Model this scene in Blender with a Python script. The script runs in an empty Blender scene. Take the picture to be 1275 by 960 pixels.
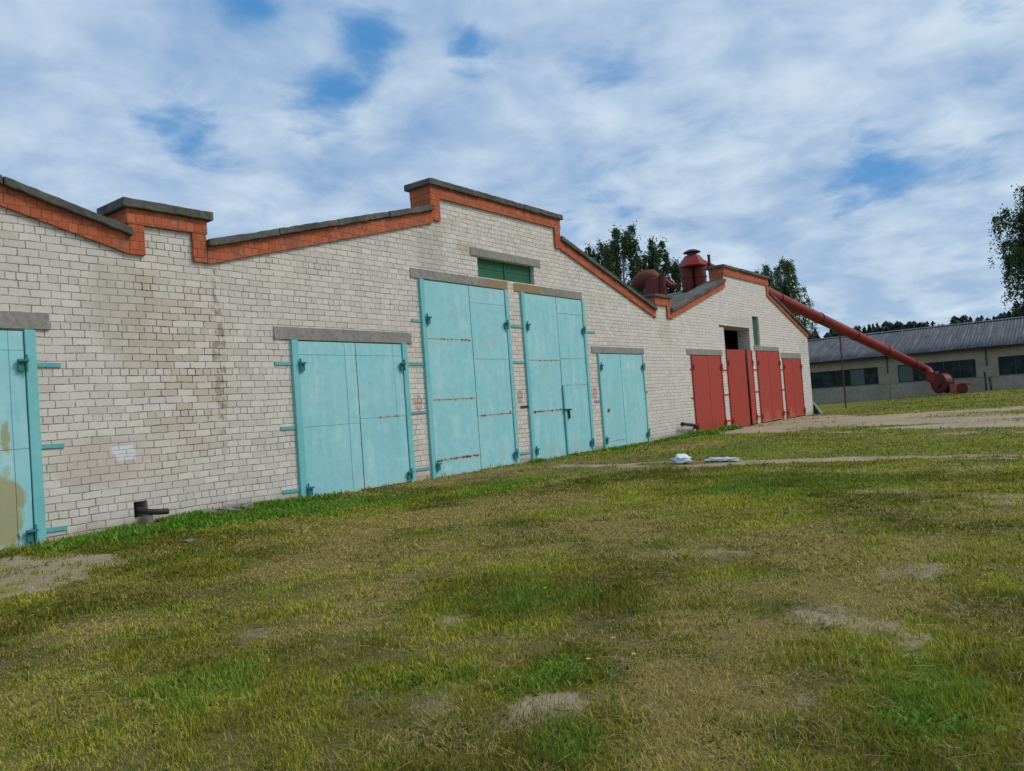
import bpy, math, random
import numpy as np
from mathutils import Vector, Matrix
rnd = random.Random(7)
rng = np.random.default_rng(11)
sc = bpy.context.scene
COL = sc.collection
PI = math.pi

# ------------------------------------------------------------------ node helpers
class NT:
    def __init__(s, tree):
        s.t = tree; s.n = tree.nodes; s.l = tree.links
    def link(s, v, sock):
        if isinstance(v, bpy.types.NodeSocket): s.l.new(v, sock)
        elif v is not None:
            try: sock.default_value = v
            except Exception:
                if hasattr(v, '__len__'): sock.default_value = tuple(v) + (1.0,)
                else: sock.default_value = (v, v, v)
    def node(s, typ, ins=None, out=0, **props):
        n = s.n.new(typ)
        for k, v in props.items(): setattr(n, k, v)
        for k, v in (ins or {}).items(): s.link(v, n.inputs[k])
        return n.outputs[out]
    def m(s, op, a, b=None, c=None, clamp=False):
        n = s.n.new('ShaderNodeMath'); n.operation = op; n.use_clamp = clamp
        s.link(a, n.inputs[0])
        if b is not None: s.link(b, n.inputs[1])
        if c is not None: s.link(c, n.inputs[2])
        return n.outputs[0]
    def vm(s, op, a, b=None, out=0):
        n = s.n.new('ShaderNodeVectorMath'); n.operation = op
        s.link(a, n.inputs[0])
        if b is not None: s.link(b, n.inputs[1])
        return n.outputs[out]
    def step(s, v, a, b, smooth=True):            # smooth ramp 0..1 from a to b
        n = s.n.new('ShaderNodeMapRange'); n.interpolation_type = 'SMOOTHSTEP' if smooth else 'LINEAR'
        n.clamp = True
        s.link(v, n.inputs[0]); s.link(a, n.inputs[1]); s.link(b, n.inputs[2])
        return n.outputs[0]
    def noise(s, vec, scale, detail=4, rough=.55, dist=0.0, out=0):
        return s.node('ShaderNodeTexNoise', {'Vector': vec, 'Scale': scale, 'Detail': detail, 'Roughness': rough, 'Distortion': dist}, out)
    def mix(s, f, a, b, mode='MIX'):
        n = s.n.new('ShaderNodeMix'); n.data_type = 'RGBA'; n.blend_type = mode; n.clamp_factor = True
        s.link(f, n.inputs[0]); s.link(a, n.inputs[6]); s.link(b, n.inputs[7])
        return n.outputs[2]
    def sep(s, v):
        n = s.n.new('ShaderNodeSeparateXYZ'); s.link(v, n.inputs[0]); return n.outputs
    def comb(s, x, y, z=0.0):
        n = s.n.new('ShaderNodeCombineXYZ')
        for i, v in enumerate((x, y, z)): s.link(v, n.inputs[i])
        return n.outputs[0]
    def attr(s, name, out='Fac'):
        n = s.n.new('ShaderNodeAttribute'); n.attribute_name = name; return n.outputs[out]
    def pos(s): return s.node('ShaderNodeNewGeometry')
    def obj(s): return s.node('ShaderNodeTexCoord', out=3)
    def bump(s, h, strength=.5, dist=.01):
        return s.node('ShaderNodeBump', {'Height': h, 'Strength': strength, 'Distance': dist})
    def finish(s, col, rough=.8, normal=None, spec=.3, metal=0.0):
        b = s.n.new('ShaderNodeBsdfPrincipled')
        s.link(col, b.inputs['Base Color']); s.link(rough, b.inputs['Roughness'])
        b.inputs['Specular IOR Level'].default_value = spec; b.inputs['Metallic'].default_value = metal
        if normal is not None: s.l.new(normal, b.inputs['Normal'])
        o = s.n.new('ShaderNodeOutputMaterial'); s.l.new(b.outputs[0], o.inputs[0]); return b

def mat(name):
    m = bpy.data.materials.new(name); m.use_nodes = True; m.node_tree.nodes.clear()
    return m, NT(m.node_tree)

# ------------------------------------------------------------------ mesh helpers
class MB:
    def __init__(s): s.v = []; s.f = []
    def add(s, vs, fs):
        o = len(s.v); s.v += [tuple(p) for p in vs]; s.f += [tuple(i + o for i in f) for f in fs]; return s
    def box(s, x0, x1, y0, y1, z0, z1):
        return s.add([(x0,y0,z0),(x1,y0,z0),(x1,y1,z0),(x0,y1,z0),(x0,y0,z1),(x1,y0,z1),(x1,y1,z1),(x0,y1,z1)],
                     [(0,3,2,1),(4,5,6,7),(0,1,5,4),(1,2,6,5),(2,3,7,6),(3,0,4,7)])
    def slope(s, xa, za, xb, zb, t, y0, y1, vertical=True):   # slanted slab, bottom edge (xa,za)-(xb,zb), thickness t upward
        dx, dz = (0, t)
        if not vertical:
            L = math.hypot(xb-xa, zb-za); dx, dz = -(zb-za)/L*t, (xb-xa)/L*t
        P = [(xa,za),(xb,zb),(xb+dx,zb+dz),(xa+dx,za+dz)]
        vs = [(x,y0,z) for x,z in P] + [(x,y1,z) for x,z in P]
        return s.add(vs, [(0,1,2,3),(7,6,5,4),(0,4,5,1),(1,5,6,2),(2,6,7,3),(3,7,4,0)])
    def rough_slab(s, xa, za, xb, zb, t, y0, y1, j=.006):      # slab with slightly uneven, worn edges
        n = max(2, int(math.hypot(xb-xa, zb-za)/.09)); o = len(s.v); J = lambda k=j: rnd.gauss(0, k)
        for i in range(n+1):
            f = i/n; x = xa+(xb-xa)*f; z = za+(zb-za)*f; e = 2.2 if i in (0, n) and rnd.random() < .5 else 1
            s.v += [(x,y0+J()*e,z+J()*.8), (x,y1,z), (x,y1,z+t), (x,y0+abs(J())*e,z+t-abs(J())*e)]
        for i in range(n):
            for k in range(4): a = o+4*i; s.f.append((a+k, a+4+k, a+4+(k+1)%4, a+(k+1)%4))
        s.f.append((o,o+1,o+2,o+3)); a = o+4*n; s.f.append((a+3,a+2,a+1,a)); return s
    def tube(s, pts, r, n=10, cap=True):
        pts = [Vector(p) for p in pts]; rs = r if hasattr(r, '__len__') else [r]*len(pts)
        rings = []; up = None
        for i, p in enumerate(pts):
            t = (pts[min(i+1,len(pts)-1)] - pts[max(i-1,0)]).normalized()
            if up is None:
                up = Vector((0,0,1)) if abs(t.z) < .9 else Vector((1,0,0))
            a = t.cross(up).normalized(); b = a.cross(t).normalized(); up = b
            rings.append([p + (a*math.cos(2*PI*k/n) + b*math.sin(2*PI*k/n))*rs[i] for k in range(n)])
        o = len(s.v)
        for R in rings: s.v += [tuple(q) for q in R]
        for i in range(len(pts)-1):
            for k in range(n):
                s.f.append((o+i*n+k, o+i*n+(k+1)%n, o+(i+1)*n+(k+1)%n, o+(i+1)*n+k))
        if cap:
            s.f.append(tuple(o+k for k in range(n))[::-1]); s.f.append(tuple(o+(len(pts)-1)*n+k for k in range(n)))
        return s
    def lathe(s, c, prof, n=24, axis='z', sx=1.0, sy=1.0):
        o = len(s.v)
        for (r, h) in prof:
            for k in range(n):
                a = 2*PI*k/n; u, w = r*math.cos(a)*sx, r*math.sin(a)*sy
                p = {'z': (u, w, h), 'x': (h, u, w), 'y': (u, h, w)}[axis]
                s.v.append((c[0]+p[0], c[1]+p[1], c[2]+p[2]))
        for i in range(len(prof)-1):
            for k in range(n):
                s.f.append((o+i*n+k, o+i*n+(k+1)%n, o+(i+1)*n+(k+1)%n, o+(i+1)*n+k))
        s.f.append(tuple(o+k for k in range(n))[::-1]); s.f.append(tuple(o+(len(prof)-1)*n+k for k in range(n)))
        return s
    def build(s, name, material, parent=None, off=None, smooth=False, bevel=0):
        me = bpy.data.meshes.new(name)
        o = off if off is not None else (root_of(parent).location if parent else (0,0,0))
        me.from_pydata([(x-o[0], y-o[1], z-o[2]) for x,y,z in s.v], [], s.f)
        me.validate(); 
        import bmesh
        bm = bmesh.new(); bm.from_mesh(me); bmesh.ops.recalc_face_normals(bm, faces=bm.faces); bm.to_mesh(me); bm.free()
        if smooth:
            me.shade_smooth()
            try: me.set_sharp_from_angle(angle=math.radians(40))
            except Exception: pass
        me.materials.append(material)
        ob = bpy.data.objects.new(name, me); COL.objects.link(ob)
        if parent: ob.parent = parent
        else: ob.location = o
        if bevel:
            b = ob.modifiers.new('bevel', 'BEVEL'); b.width = bevel; b.segments = 2; b.limit_method = 'ANGLE'
        return ob
def root_of(o):
    while o.parent: o = o.parent
    return o
def tag(o, label=None, cat=None, group=None, kind=None):
    if label: o['label'] = label
    if cat: o['category'] = cat
    if group: o['group'] = group
    if kind: o['kind'] = kind
    return o
def thing(name, loc, label, cat, group=None):
    o = bpy.data.objects.new(name, None); COL.objects.link(o); o.location = loc; o.empty_display_size = .2
    return tag(o, label, cat, group)
def fast_mesh(name, V, F, material, parent=None, attrs=None, smooth=False, off=(0,0,0)):
    """V (n,3); F (m,k) all the same size"""
    V = np.asarray(V, np.float32) - np.asarray(off, np.float32); F = np.asarray(F, np.int32)
    me = bpy.data.meshes.new(name); k = F.shape[1]
    me.vertices.add(len(V)); me.vertices.foreach_set('co', V.ravel())
    me.loops.add(F.size); me.loops.foreach_set('vertex_index', F.ravel())
    me.polygons.add(len(F)); me.polygons.foreach_set('loop_start', np.arange(0, F.size, k, dtype=np.int32))
    try: me.polygons.foreach_set('loop_total', np.full(len(F), k, np.int32))
    except Exception: pass
    me.update(calc_edges=True)
    for nm, (typ, data) in (attrs or {}).items():
        a = me.attributes.new(nm, typ, 'POINT')
        a.data.foreach_set('color' if 'COLOR' in typ else 'value', np.asarray(data, np.float32).ravel())
    if smooth: me.shade_smooth()
    me.materials.append(material)
    ob = bpy.data.objects.new(name, me); COL.objects.link(ob)
    if parent: ob.parent = parent
    else: ob.location = off
    return ob

# ------------------------------------------------------------------ numpy noise
_perm = np.random.default_rng(3).random((512, 512)).astype(np.float32)
def vnoise(x, y):
    xi = np.floor(x).astype(int); yi = np.floor(y).astype(int); fx = x-xi; fy = y-yi
    fx = fx*fx*(3-2*fx); fy = fy*fy*(3-2*fy)
    g = lambda a, b: _perm[a % 512, b % 512]
    return (g(xi,yi)*(1-fx)+g(xi+1,yi)*fx)*(1-fy) + (g(xi,yi+1)*(1-fx)+g(xi+1,yi+1)*fx)*fy
def fbm(x, y, sc_, oct=4, seed=0):
    s = 0; a = .5; t = 0
    for o in range(oct):
        s = s + a*vnoise(x*sc_*2**o + 17.3*o + seed*31.7, y*sc_*2**o + 5.1*o + seed*11.3); t += a; a *= .55
    return s/t
def sstep(v, a, b):
    t = np.clip((v-a)/(b-a), 0, 1); return t*t*(3-2*t)

# ------------------------------------------------------------------ camera
f_px = 950.0
R_ = np.array([0.60670012,-0.79161342,-0.07254765]); U_ = np.array([0.02027213,-0.07582581,0.99691498]); F_ = np.array([0.79467226,0.60629913,0.02995584])
cam = bpy.data.cameras.new('camera'); co = bpy.data.objects.new('camera', cam); COL.objects.link(co)
cam.sensor_width = 36; cam.lens = f_px/1275*36; cam.clip_end = 5000; cam.clip_start = .05
Mx = Matrix(((R_[0],U_[0],-F_[0],0),(R_[1],U_[1],-F_[1],-11.0),(R_[2],U_[2],-F_[2],1.35),(0,0,0,1)))
co.matrix_world = Mx
sc.camera = co

# ------------------------------------------------------------------ materials
def make_brick(name, base, var, mortar, stains=False, w=.254, h=.1055, header=True, joint=.0042, red=False):
    m, n = mat(name); P = n.pos(); x, y, z = n.sep(P)
    d = n.noise(P, 9.0, 2, out=1); d = n.vm('SUBTRACT', d, (.5,.5,.5)); dx, dy, dz = n.sep(n.vm('SCALE', d)) if False else n.sep(d)
    u = n.m('ADD', n.m('ADD', x, y), n.m('MULTIPLY', dx, .012))
    wv = n.m('MULTIPLY', n.m('SUBTRACT', n.noise(P, 1.1, 2), .5), .045)
    v = n.m('ADD', n.m('ADD', z, wv), n.m('MULTIPLY', dz, .016))
    row = n.m('FLOOR', n.m('DIVIDE', v, h)); fz = n.m('FRACT', n.m('DIVIDE', v, h))
    rw = n.node('ShaderNodeTexWhiteNoise', {'W': row}, 0, noise_dimensions='1D')
    if header:
        ish = n.m('COMPARE', n.m('MODULO', n.m('ADD', row, 60), 6.0), 3.0, .5)
        we = n.m('SUBTRACT', w, n.m('MULTIPLY', ish, w*.5))
    else: we = w
    off = n.m('ADD', n.m('MULTIPLY', row, .5), n.m('MULTIPLY', rw, .3))
    c = n.m('ADD', n.m('DIVIDE', u, we), off); colm = n.m('FLOOR', c); fx = n.m('FRACT', c)
    ex = n.m('MULTIPLY', n.m('MINIMUM', fx, n.m('SUBTRACT', 1.0, fx)), we)
    ez = n.m('MULTIPLY', n.m('MINIMUM', fz, n.m('SUBTRACT', 1.0, fz)), h)
    e = n.m('MINIMUM', ex, ez)
    jn = n.noise(P, 26.0, 3)
    jm = n.noise(P, 3.3, 3); e2 = n.m('ADD', n.m('ADD', e, n.m('MULTIPLY', n.m('SUBTRACT', jn, .5), .018)), n.m('MULTIPLY', n.m('SUBTRACT', jm, .5), .016))
    bm = n.step(e2, joint*.55, joint*1.7)                       # 1 on the brick, 0 in the joint
    cell = n.node('ShaderNodeTexWhiteNoise', {'Vector': n.comb(colm, row)}, 0, noise_dimensions='2D')
    cell2 = n.node('ShaderNodeTexWhiteNoise', {'Vector': n.comb(n.m('ADD', colm, 91.3), row)}, 0, noise_dimensions='2D')
    big = n.noise(P, .55, 4); fine = n.noise(P, 60.0, 4, .65); mid = n.noise(P, 5.0, 4)
    b = n.mix(cell, base, var)
    b = n.mix(n.m('MULTIPLY', n.step(cell2, .80, 1.0), .55), b, tuple(q*.76 for q in base[:3]) )
    val = n.m('ADD', .72, n.m('ADD', n.m('MULTIPLY', fine, .26), n.m('MULTIPLY', mid, .28)))
    b = n.mix(1.0, b, n.comb(val, val, val), 'MULTIPLY')
    b = n.mix(n.m('MULTIPLY', n.step(big, .5, .75), .35), b, tuple(q*r_ for q, r_ in zip(base, (.88,.83,.73))))
    if not stains: b = n.mix(n.m('MULTIPLY', n.step(n.noise(P, 4.5, 5, .7), .5, .66), .6), b, (.20,.125,.095)); b = n.mix(n.m('MULTIPLY', n.step(n.noise(P, 9.0, 4, .7), .60, .70), .5), b, (.50,.36,.28))
    mort = n.mix(n.step(n.noise(P, 1.6, 3), .35, .7), mortar, tuple(q*1.6 for q in mortar))
    if stains:
        def blob(cx, cz, rx, rz, lo=1.15, hi=.35):
            q = n.m('ADD', n.m('POWER', n.m('ABSOLUTE', n.m('DIVIDE', n.m('SUBTRACT', x, cx), rx)), 2.0), n.m('POWER', n.m('ABSOLUTE', n.m('DIVIDE', n.m('SUBTRACT', z, cz), rz)), 2.0))
            q = n.m('ADD', q, n.m('MULTIPLY', n.m('SUBTRACT', n.noise(P, 2.3, 4), .5), 1.6))
            return n.step(q, lo, hi)
        s1 = n.m('MAXIMUM', n.m('MULTIPLY', blob(6.25, 2.25, .95, 1.55, 1.5, -.1), .85), n.m('MULTIPLY', blob(5.75, 3.3, .16, 1.0), .8))
        s1b = n.m('MULTIPLY', s1, n.step(n.m('ADD', cell, n.m('MULTIPLY', mid, .7)), .45, 1.2))
        b = n.mix(n.m('MULTIPLY', s1b, .55), b, (.50,.41,.26)); mort = n.mix(n.m('MULTIPLY', s1, n.step(n.noise(P, 2.6, 4), .36, .56)), mort, (.055,.040,.026))
        s3 = n.m('MULTIPLY', blob(6.82, 2.45, .13, 1.5), n.step(n.noise(P, 6.0, 4), .42, .6)); b = n.mix(n.m('MULTIPLY', s3, .6), b, (.20,.155,.11)); mort = n.mix(s3, mort, (.03,.024,.018))
        s2 = blob(4.95, 1.02, .75, .42); b = n.mix(n.m('MULTIPLY', s2, .45), b, (.52,.41,.34)); mort = n.mix(n.m('MULTIPLY', s2, .75), mort, (.42,.34,.29))
        for cx, cz, rx, rz, kcol, a in ((23.1,3.55,.22,.65,(.45,.39,.24),.45),(22.6,3.5,.25,.5,(.47,.42,.30),.4),(13.1,5.0,.55,.16,(.46,.37,.20),.5),(37.6,3.3,.9,.7,(.50,.45,.32),.45),(11.9,4.6,.5,1.6,(.36,.34,.30),.35),(30.0,4.1,1.8,.25,(.42,.39,.35),.5),(5.3,3.2,.5,.8,(.42,.38,.28),.4)):
            b = n.mix(n.m('MULTIPLY', blob(cx, cz, rx, rz), a), b, kcol)
        # a daub of white paint over two bricks
        wq = n.m('MAXIMUM', n.m('MULTIPLY', n.m('ABSOLUTE', n.m('SUBTRACT', x, 5.225)), 1/.17), n.m('MULTIPLY', n.m('ABSOLUTE', n.m('SUBTRACT', z, 1.17)), 1/.055))
        wq2 = n.m('MAXIMUM', n.m('MULTIPLY', n.m('ABSOLUTE', n.m('SUBTRACT', x, 5.26)), 1/.14), n.m('MULTIPLY', n.m('ABSOLUTE', n.m('SUBTRACT', z, 1.06)), 1/.045))
        wq = n.m('ADD', n.m('MINIMUM', wq, wq2), n.m('MULTIPLY', n.m('SUBTRACT', n.noise(P, 14.0, 3), .5), .9))
        wp = n.step(wq, 1.1, .75); b = n.mix(wp, b, (.74,.76,.78)); mort = n.mix(wp, mort, (.6,.61,.62))
        whiter = n.step(x, 16.0, 27.0); b = n.mix(n.m('MULTIPLY', whiter, .35), b, (.74,.71,.66))
        low = n.step(n.m('ADD', z, n.m('MULTIPLY', n.m('SUBTRACT', n.noise(P, 3.0, 4), .5), .35)), .32, -.02)
        b = n.mix(n.m('MULTIPLY', low, .62), b, (.27,.215,.155))
    col = n.mix(bm, mort, b)
    hgt = n.m('ADD', n.m('MULTIPLY', bm, 1.0), n.m('ADD', n.m('MULTIPLY', fine, .22), n.m('MULTIPLY', cell, .25)))
    n.finish(col, .9, n.bump(hgt, .8, .008), .2); return m

M = {}
M['white_brick'] = make_brick('white_silicate_brick', (.755,.70,.625), (.635,.585,.52), (.25,.215,.185), True)
M['red_brick'] = make_brick('red_brick', (.60,.165,.070), (.44,.108,.054), (.19,.090,.060), False, w=.13, h=.135, header=False, joint=.0042)

def make_concrete(name, base, dark, lichen=None, sc0=1.0, ochre=False):
    m, n = mat(name); P = n.pos(); a = n.noise(P, 1.7*sc0, 5, .6); b = n.noise(P, 14*sc0, 5, .65); c = n.noise(P, 90, 3, .6)
    col = n.mix(n.step(a, .3, .7), base, dark); col = n.mix(n.m('MULTIPLY', n.step(b, .45, .75), .6), col, tuple(q*.6 for q in dark))
    if lichen: col = n.mix(n.m('MULTIPLY', n.step(n.noise(P, 5.0, 5, .7), .52, .68), .7), col, lichen)
    if ochre:
        x, y, z = n.sep(P)
        q = n.m('ADD', x, n.m('MULTIPLY', n.m('SUBTRACT', n.noise(P, 4.0, 3), .5), .5))
        o = n.m('MULTIPLY', n.step(q, 13.55, 13.85), n.step(q, 16.05, 15.75))
        o = n.m('MULTIPLY', o, n.step(n.noise(P, 7.0, 4), .28, .5)); col = n.mix(n.m('MULTIPLY', o, .8), col, (.36,.23,.085))
    v = n.m('ADD', .75, n.m('MULTIPLY', c, .5)); col = n.mix(1.0, col, n.comb(v, v, v), 'MULTIPLY')
    n.finish(col, .92, n.bump(n.m('ADD', b, n.m('MULTIPLY', c, .5)), .6, .012), .15); return m
M['coping'] = make_concrete('weathered_coping_concrete', (.155,.150,.135), (.085,.082,.075), (.20,.19,.14))
M['lintel'] = make_concrete('lintel_concrete', (.34,.325,.29), (.27,.255,.225))
M['lintel_ochre'] = make_concrete('stained_lintel_concrete', (.34,.325,.29), (.27,.255,.225), ochre=True)
M['far_panel'] = make_concrete('precast_wall_panel', (.36,.325,.255), (.28,.255,.20), None, .5)
M['far_plinth'] = make_concrete('precast_plinth_panel', (.37,.335,.265), (.29,.265,.21), None, .4)
M['stone'] = make_concrete('rubble_stone', (.26,.24,.22), (.15,.14,.125), None, 3)

def make_paint(name, base, fade, rust=(.24,.10,.038), ochre=None, rough=.5, fadew=.5, chalk=None):
    m, n = mat(name); P = n.pos(); wear = n.attr('wear'); peel = n.attr('peel')
    x, y, z = n.sep(P)
    streak = n.noise(n.comb(n.m('MULTIPLY', n.m('ADD', x, y), 5.0), 0.0, n.m('MULTIPLY', z, .7)), 1.0, 4, .6)
    big = n.noise(P, .9, 4); fine = n.noise(P, 40, 4, .7); mid = n.noise(P, 7, 5, .65)
    col = n.mix(n.m('MULTIPLY', n.step(n.m('ADD', n.m('MULTIPLY', big, .6), n.m('MULTIPLY', streak, .4)), .35, .65), fadew), base, fade)
    if chalk:
        ch = n.step(n.m('ADD', n.m('MULTIPLY', n.noise(P, 1.9, 6, .68), .6), n.m('MULTIPLY', streak, .4)), .50, .66); col = n.mix(n.m('MULTIPLY', ch, .65), col, chalk)
    v = n.m('ADD', .82, n.m('MULTIPLY', mid, .36)); col = n.mix(1.0, col, n.comb(v, v, v), 'MULTIPLY')
    dirt = n.step(n.m('ADD', n.m('MULTIPLY', wear, .8), n.m('MULTIPLY', n.m('SUBTRACT', n.m('ADD', n.m('MULTIPLY', mid, .5), n.m('MULTIPLY', streak, .5)), .5), 1.2)), .18, .70)
    col = n.mix(n.m('MULTIPLY', dirt, .62), col, (.53,.43,.27))
    if ochre:
        pe = n.step(n.m('ADD', peel, n.m('MULTIPLY', n.m('SUBTRACT', n.noise(P, 3.5, 5, .65), .5), 1.1)), .42, .58)
        col = n.mix(n.m('MULTIPLY', pe, .85), col, n.mix(mid, ochre, tuple(q*.7 for q in ochre)))
    ru = n.step(n.m('ADD', wear, n.m('MULTIPLY', n.m('SUBTRACT', n.noise(P, 13, 4, .7), .5), 1.7)), .62, .84)
    specks = n.m('MULTIPLY', n.step(n.noise(P, 11, 5, .75), .68, .74), .7)
    ru = n.m('MAXIMUM', ru, specks)
    col = n.mix(ru, col, n.mix(fine, rust, (.07,.03,.015)))
    r = n.m('ADD', rough, n.m('MULTIPLY', n.m('MAXIMUM', ru, n.m('MULTIPLY', mid, .3)), .35))
    n.finish(col, r, n.bump(n.m('ADD', n.m('ADD', n.m('MULTIPLY', mid, .5), n.m('MULTIPLY', fine, .3)), n.m('MULTIPLY', n.noise(P, 2.2, 3, .5), 5.0)), .35, .006), .3); return m
M['teal'] = make_paint('faded_teal_paint', (.285,.645,.685), (.42,.72,.75), ochre=(.46,.40,.16), rough=.42, chalk=(.56,.76,.78))
M['teal_dark'] = make_paint('teal_frame_paint', (.18,.535,.555), (.29,.63,.66), rough=.55)
M['teal_strap'] = make_paint('teal_strap_paint', (.12,.42,.42), (.22,.48,.48), rough=.6)
M['blue_strap'] = make_paint('blue_strap_paint', (.16,.30,.44), (.30,.42,.50), rough=.6)
M['gate_red'] = make_paint('brick_red_paint', (.44,.055,.033), (.38,.066,.043), rust=(.05,.02,.015), rough=.5, fadew=.7)
M['duct_red'] = make_paint('red_duct_paint', (.31,.022,.024), (.20,.026,.028), rust=(.08,.03,.02), rough=.45, fadew=.9, chalk=(.33,.075,.07))
M['duct_dark'] = make_paint('dark_red_paint', (.125,.018,.019), (.085,.020,.022), rust=(.05,.025,.02), rough=.5)
M['pink_metal'] = make_paint('faded_pinkish_red_paint', (.30,.10,.075), (.24,.12,.09), rough=.6)
M['cyclone'] = make_paint('dull_oxide_red_paint', (.165,.030,.021), (.10,.030,.025), rust=(.06,.03,.02), rough=.6)
M['green'] = make_paint('green_board_paint', (.022,.115,.060), (.035,.135,.075), rust=(.03,.05,.03), rough=.6)
M['hinge'] = make_paint('dark_teal_hinge_paint', (.035,.20,.19), (.05,.25,.24), rough=.6)  # hinges in a darker teal than the gate frames
M['rusty'] = make_paint('dark_rusty_steel', (.045,.035,.03), (.075,.045,.032), rust=(.09,.045,.025), rough=.7)
M['brown_pole'] = make_paint('brown_pole_paint', (.10,.045,.035), (.075,.04,.035), rough=.6)

def simple(name, col, rough=.8, var=.25, scale=6., spec=.3, bump=.2):
    m, n = mat(name); P = n.obj(); a = n.noise(P, scale, 5, .6)
    v = n.m('ADD', 1-var, n.m('MULTIPLY', a, 2*var)); c = n.mix(1.0, col, n.comb(v, v, v), 'MULTIPLY')
    n.finish(c, rough, n.bump(a, bump, .02), spec); return m
M['dark_metal'] = simple('dark_steel', (.04,.04,.045), .5)
M['plank'] = simple('pale_bleached_timber', (.55,.53,.50), .85)
M['board'] = simple('dark_wet_board', (.035,.033,.03), .8)
M['plastic'] = simple('white_film_plastic', (.80,.82,.86), .45, .12, 9, .5, .6)
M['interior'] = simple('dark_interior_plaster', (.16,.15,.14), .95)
M['bark'] = simple('birch_bark', (.30,.28,.25), .9, .5, 9)
M['symbol'] = simple('faded_red_stencil_paint', (.50,.27,.23), .9, .35, 30)
M['skid'] = simple('pale_grey_skid_steel', (.42,.42,.40), .6)
M['petal'] = simple('yellow_petals', (.75,.56,.02), .7, .1)
M['stem'] = simple('dandelion_stem_green', (.09,.15,.03), .7, .1)
M['curtain'] = simple('pale_window_film', (.085,.115,.115), .6, .4, 3)
M['window_frame'] = simple('peeling_frame_paint', (.035,.060,.050), .7)
M['post'] = simple('dark_steel_post', (.035,.04,.045), .6)

def make_far_glass():
    m, n = mat('dusty_window_glass'); P = n.pos(); a = n.noise(P, 1.3, 4, .6)
    col = n.mix(n.step(a, .45, .75), (.006,.014,.015), (.030,.052,.055))
    n.finish(col, n.m('ADD', .30, n.m('MULTIPLY', a, .35)), None, .22); return m
M['far_glass'] = make_far_glass()

def make_roof(name, base, alt, axis):
    m, n = mat(name); P = n.pos(); x, y, z = n.sep(P)
    t = y if axis == 'y' else x
    sheet = n.node('ShaderNodeTexWhiteNoise', {'Vector': n.comb(n.m('FLOOR', n.m('DIVIDE', t, 1.05)), n.m('FLOOR', n.m('DIVIDE', z, .62)))}, 0, noise_dimensions='2D')
    strk = n.noise(n.comb(n.m('MULTIPLY', t, 5.5), n.m('MULTIPLY', z, .8), 0.0), 1.0, 4, .7)
    col = n.mix(n.m('MULTIPLY', sheet, .6), base, alt); col = n.mix(n.step(strk, .45, .7), col, tuple(q*1.65 for q in alt))
    col = n.mix(n.m('MULTIPLY', n.step(n.noise(P, .8, 5), .5, .7), .5), col, tuple(q*.6 for q in base))
    n.finish(col, .85, n.bump(n.noise(P, 30, 3), .3, .01), .2); return m
M['far_roof'] = make_roof('asbestos_cement_sheets', (.082,.086,.097), (.105,.110,.124), 'y')
M['roof'] = make_roof('dark_roofing_sheets', (.11,.105,.095), (.15,.145,.13), 'x')

def make_leaf(name, a, b, c):
    m, n = mat(name); t = n.attr('tone'); col = n.mix(n.step(t, .0, .6), a, b); col = n.mix(n.step(t, .6, 1.0), col, c)
    d = n.n.new('ShaderNodeBsdfPrincipled'); n.link(col, d.inputs['Base Color']); d.inputs['Roughness'].default_value = .6; d.inputs['Specular IOR Level'].default_value = .2
    tr = n.n.new('ShaderNodeBsdfTranslucent'); n.link(col, tr.inputs[0])
    mx = n.n.new('ShaderNodeMixShader'); mx.inputs[0].default_value = .3; n.l.new(d.outputs[0], mx.inputs[1]); n.l.new(tr.outputs[0], mx.inputs[2])
    o = n.n.new('ShaderNodeOutputMaterial'); n.l.new(mx.outputs[0], o.inputs[0]); return m
M['birch_leaf'] = make_leaf('birch_leaves', (.038,.066,.030), (.066,.108,.038), (.125,.170,.050))
M['conifer'] = make_leaf('conifer_needles', (.020,.040,.034), (.030,.056,.040), (.046,.078,.046))

def make_grass_mat():
    m, n = mat('grass_blades'); col = n.attr('blade', 'Color')
    d = n.n.new('ShaderNodeBsdfPrincipled'); n.link(col, d.inputs['Base Color']); d.inputs['Roughness'].default_value = .65; d.inputs['Specular IOR Level'].default_value = .2
    tr = n.n.new('ShaderNodeBsdfTranslucent'); n.link(col, tr.inputs[0])
    mx = n.n.new('ShaderNodeMixShader'); mx.inputs[0].default_value = .28; n.l.new(d.outputs[0], mx.inputs[1]); n.l.new(tr.outputs[0], mx.inputs[2])
    o = n.n.new('ShaderNodeOutputMaterial'); n.l.new(mx.outputs[0], o.inputs[0]); return m
M['grass'] = make_grass_mat()

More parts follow.
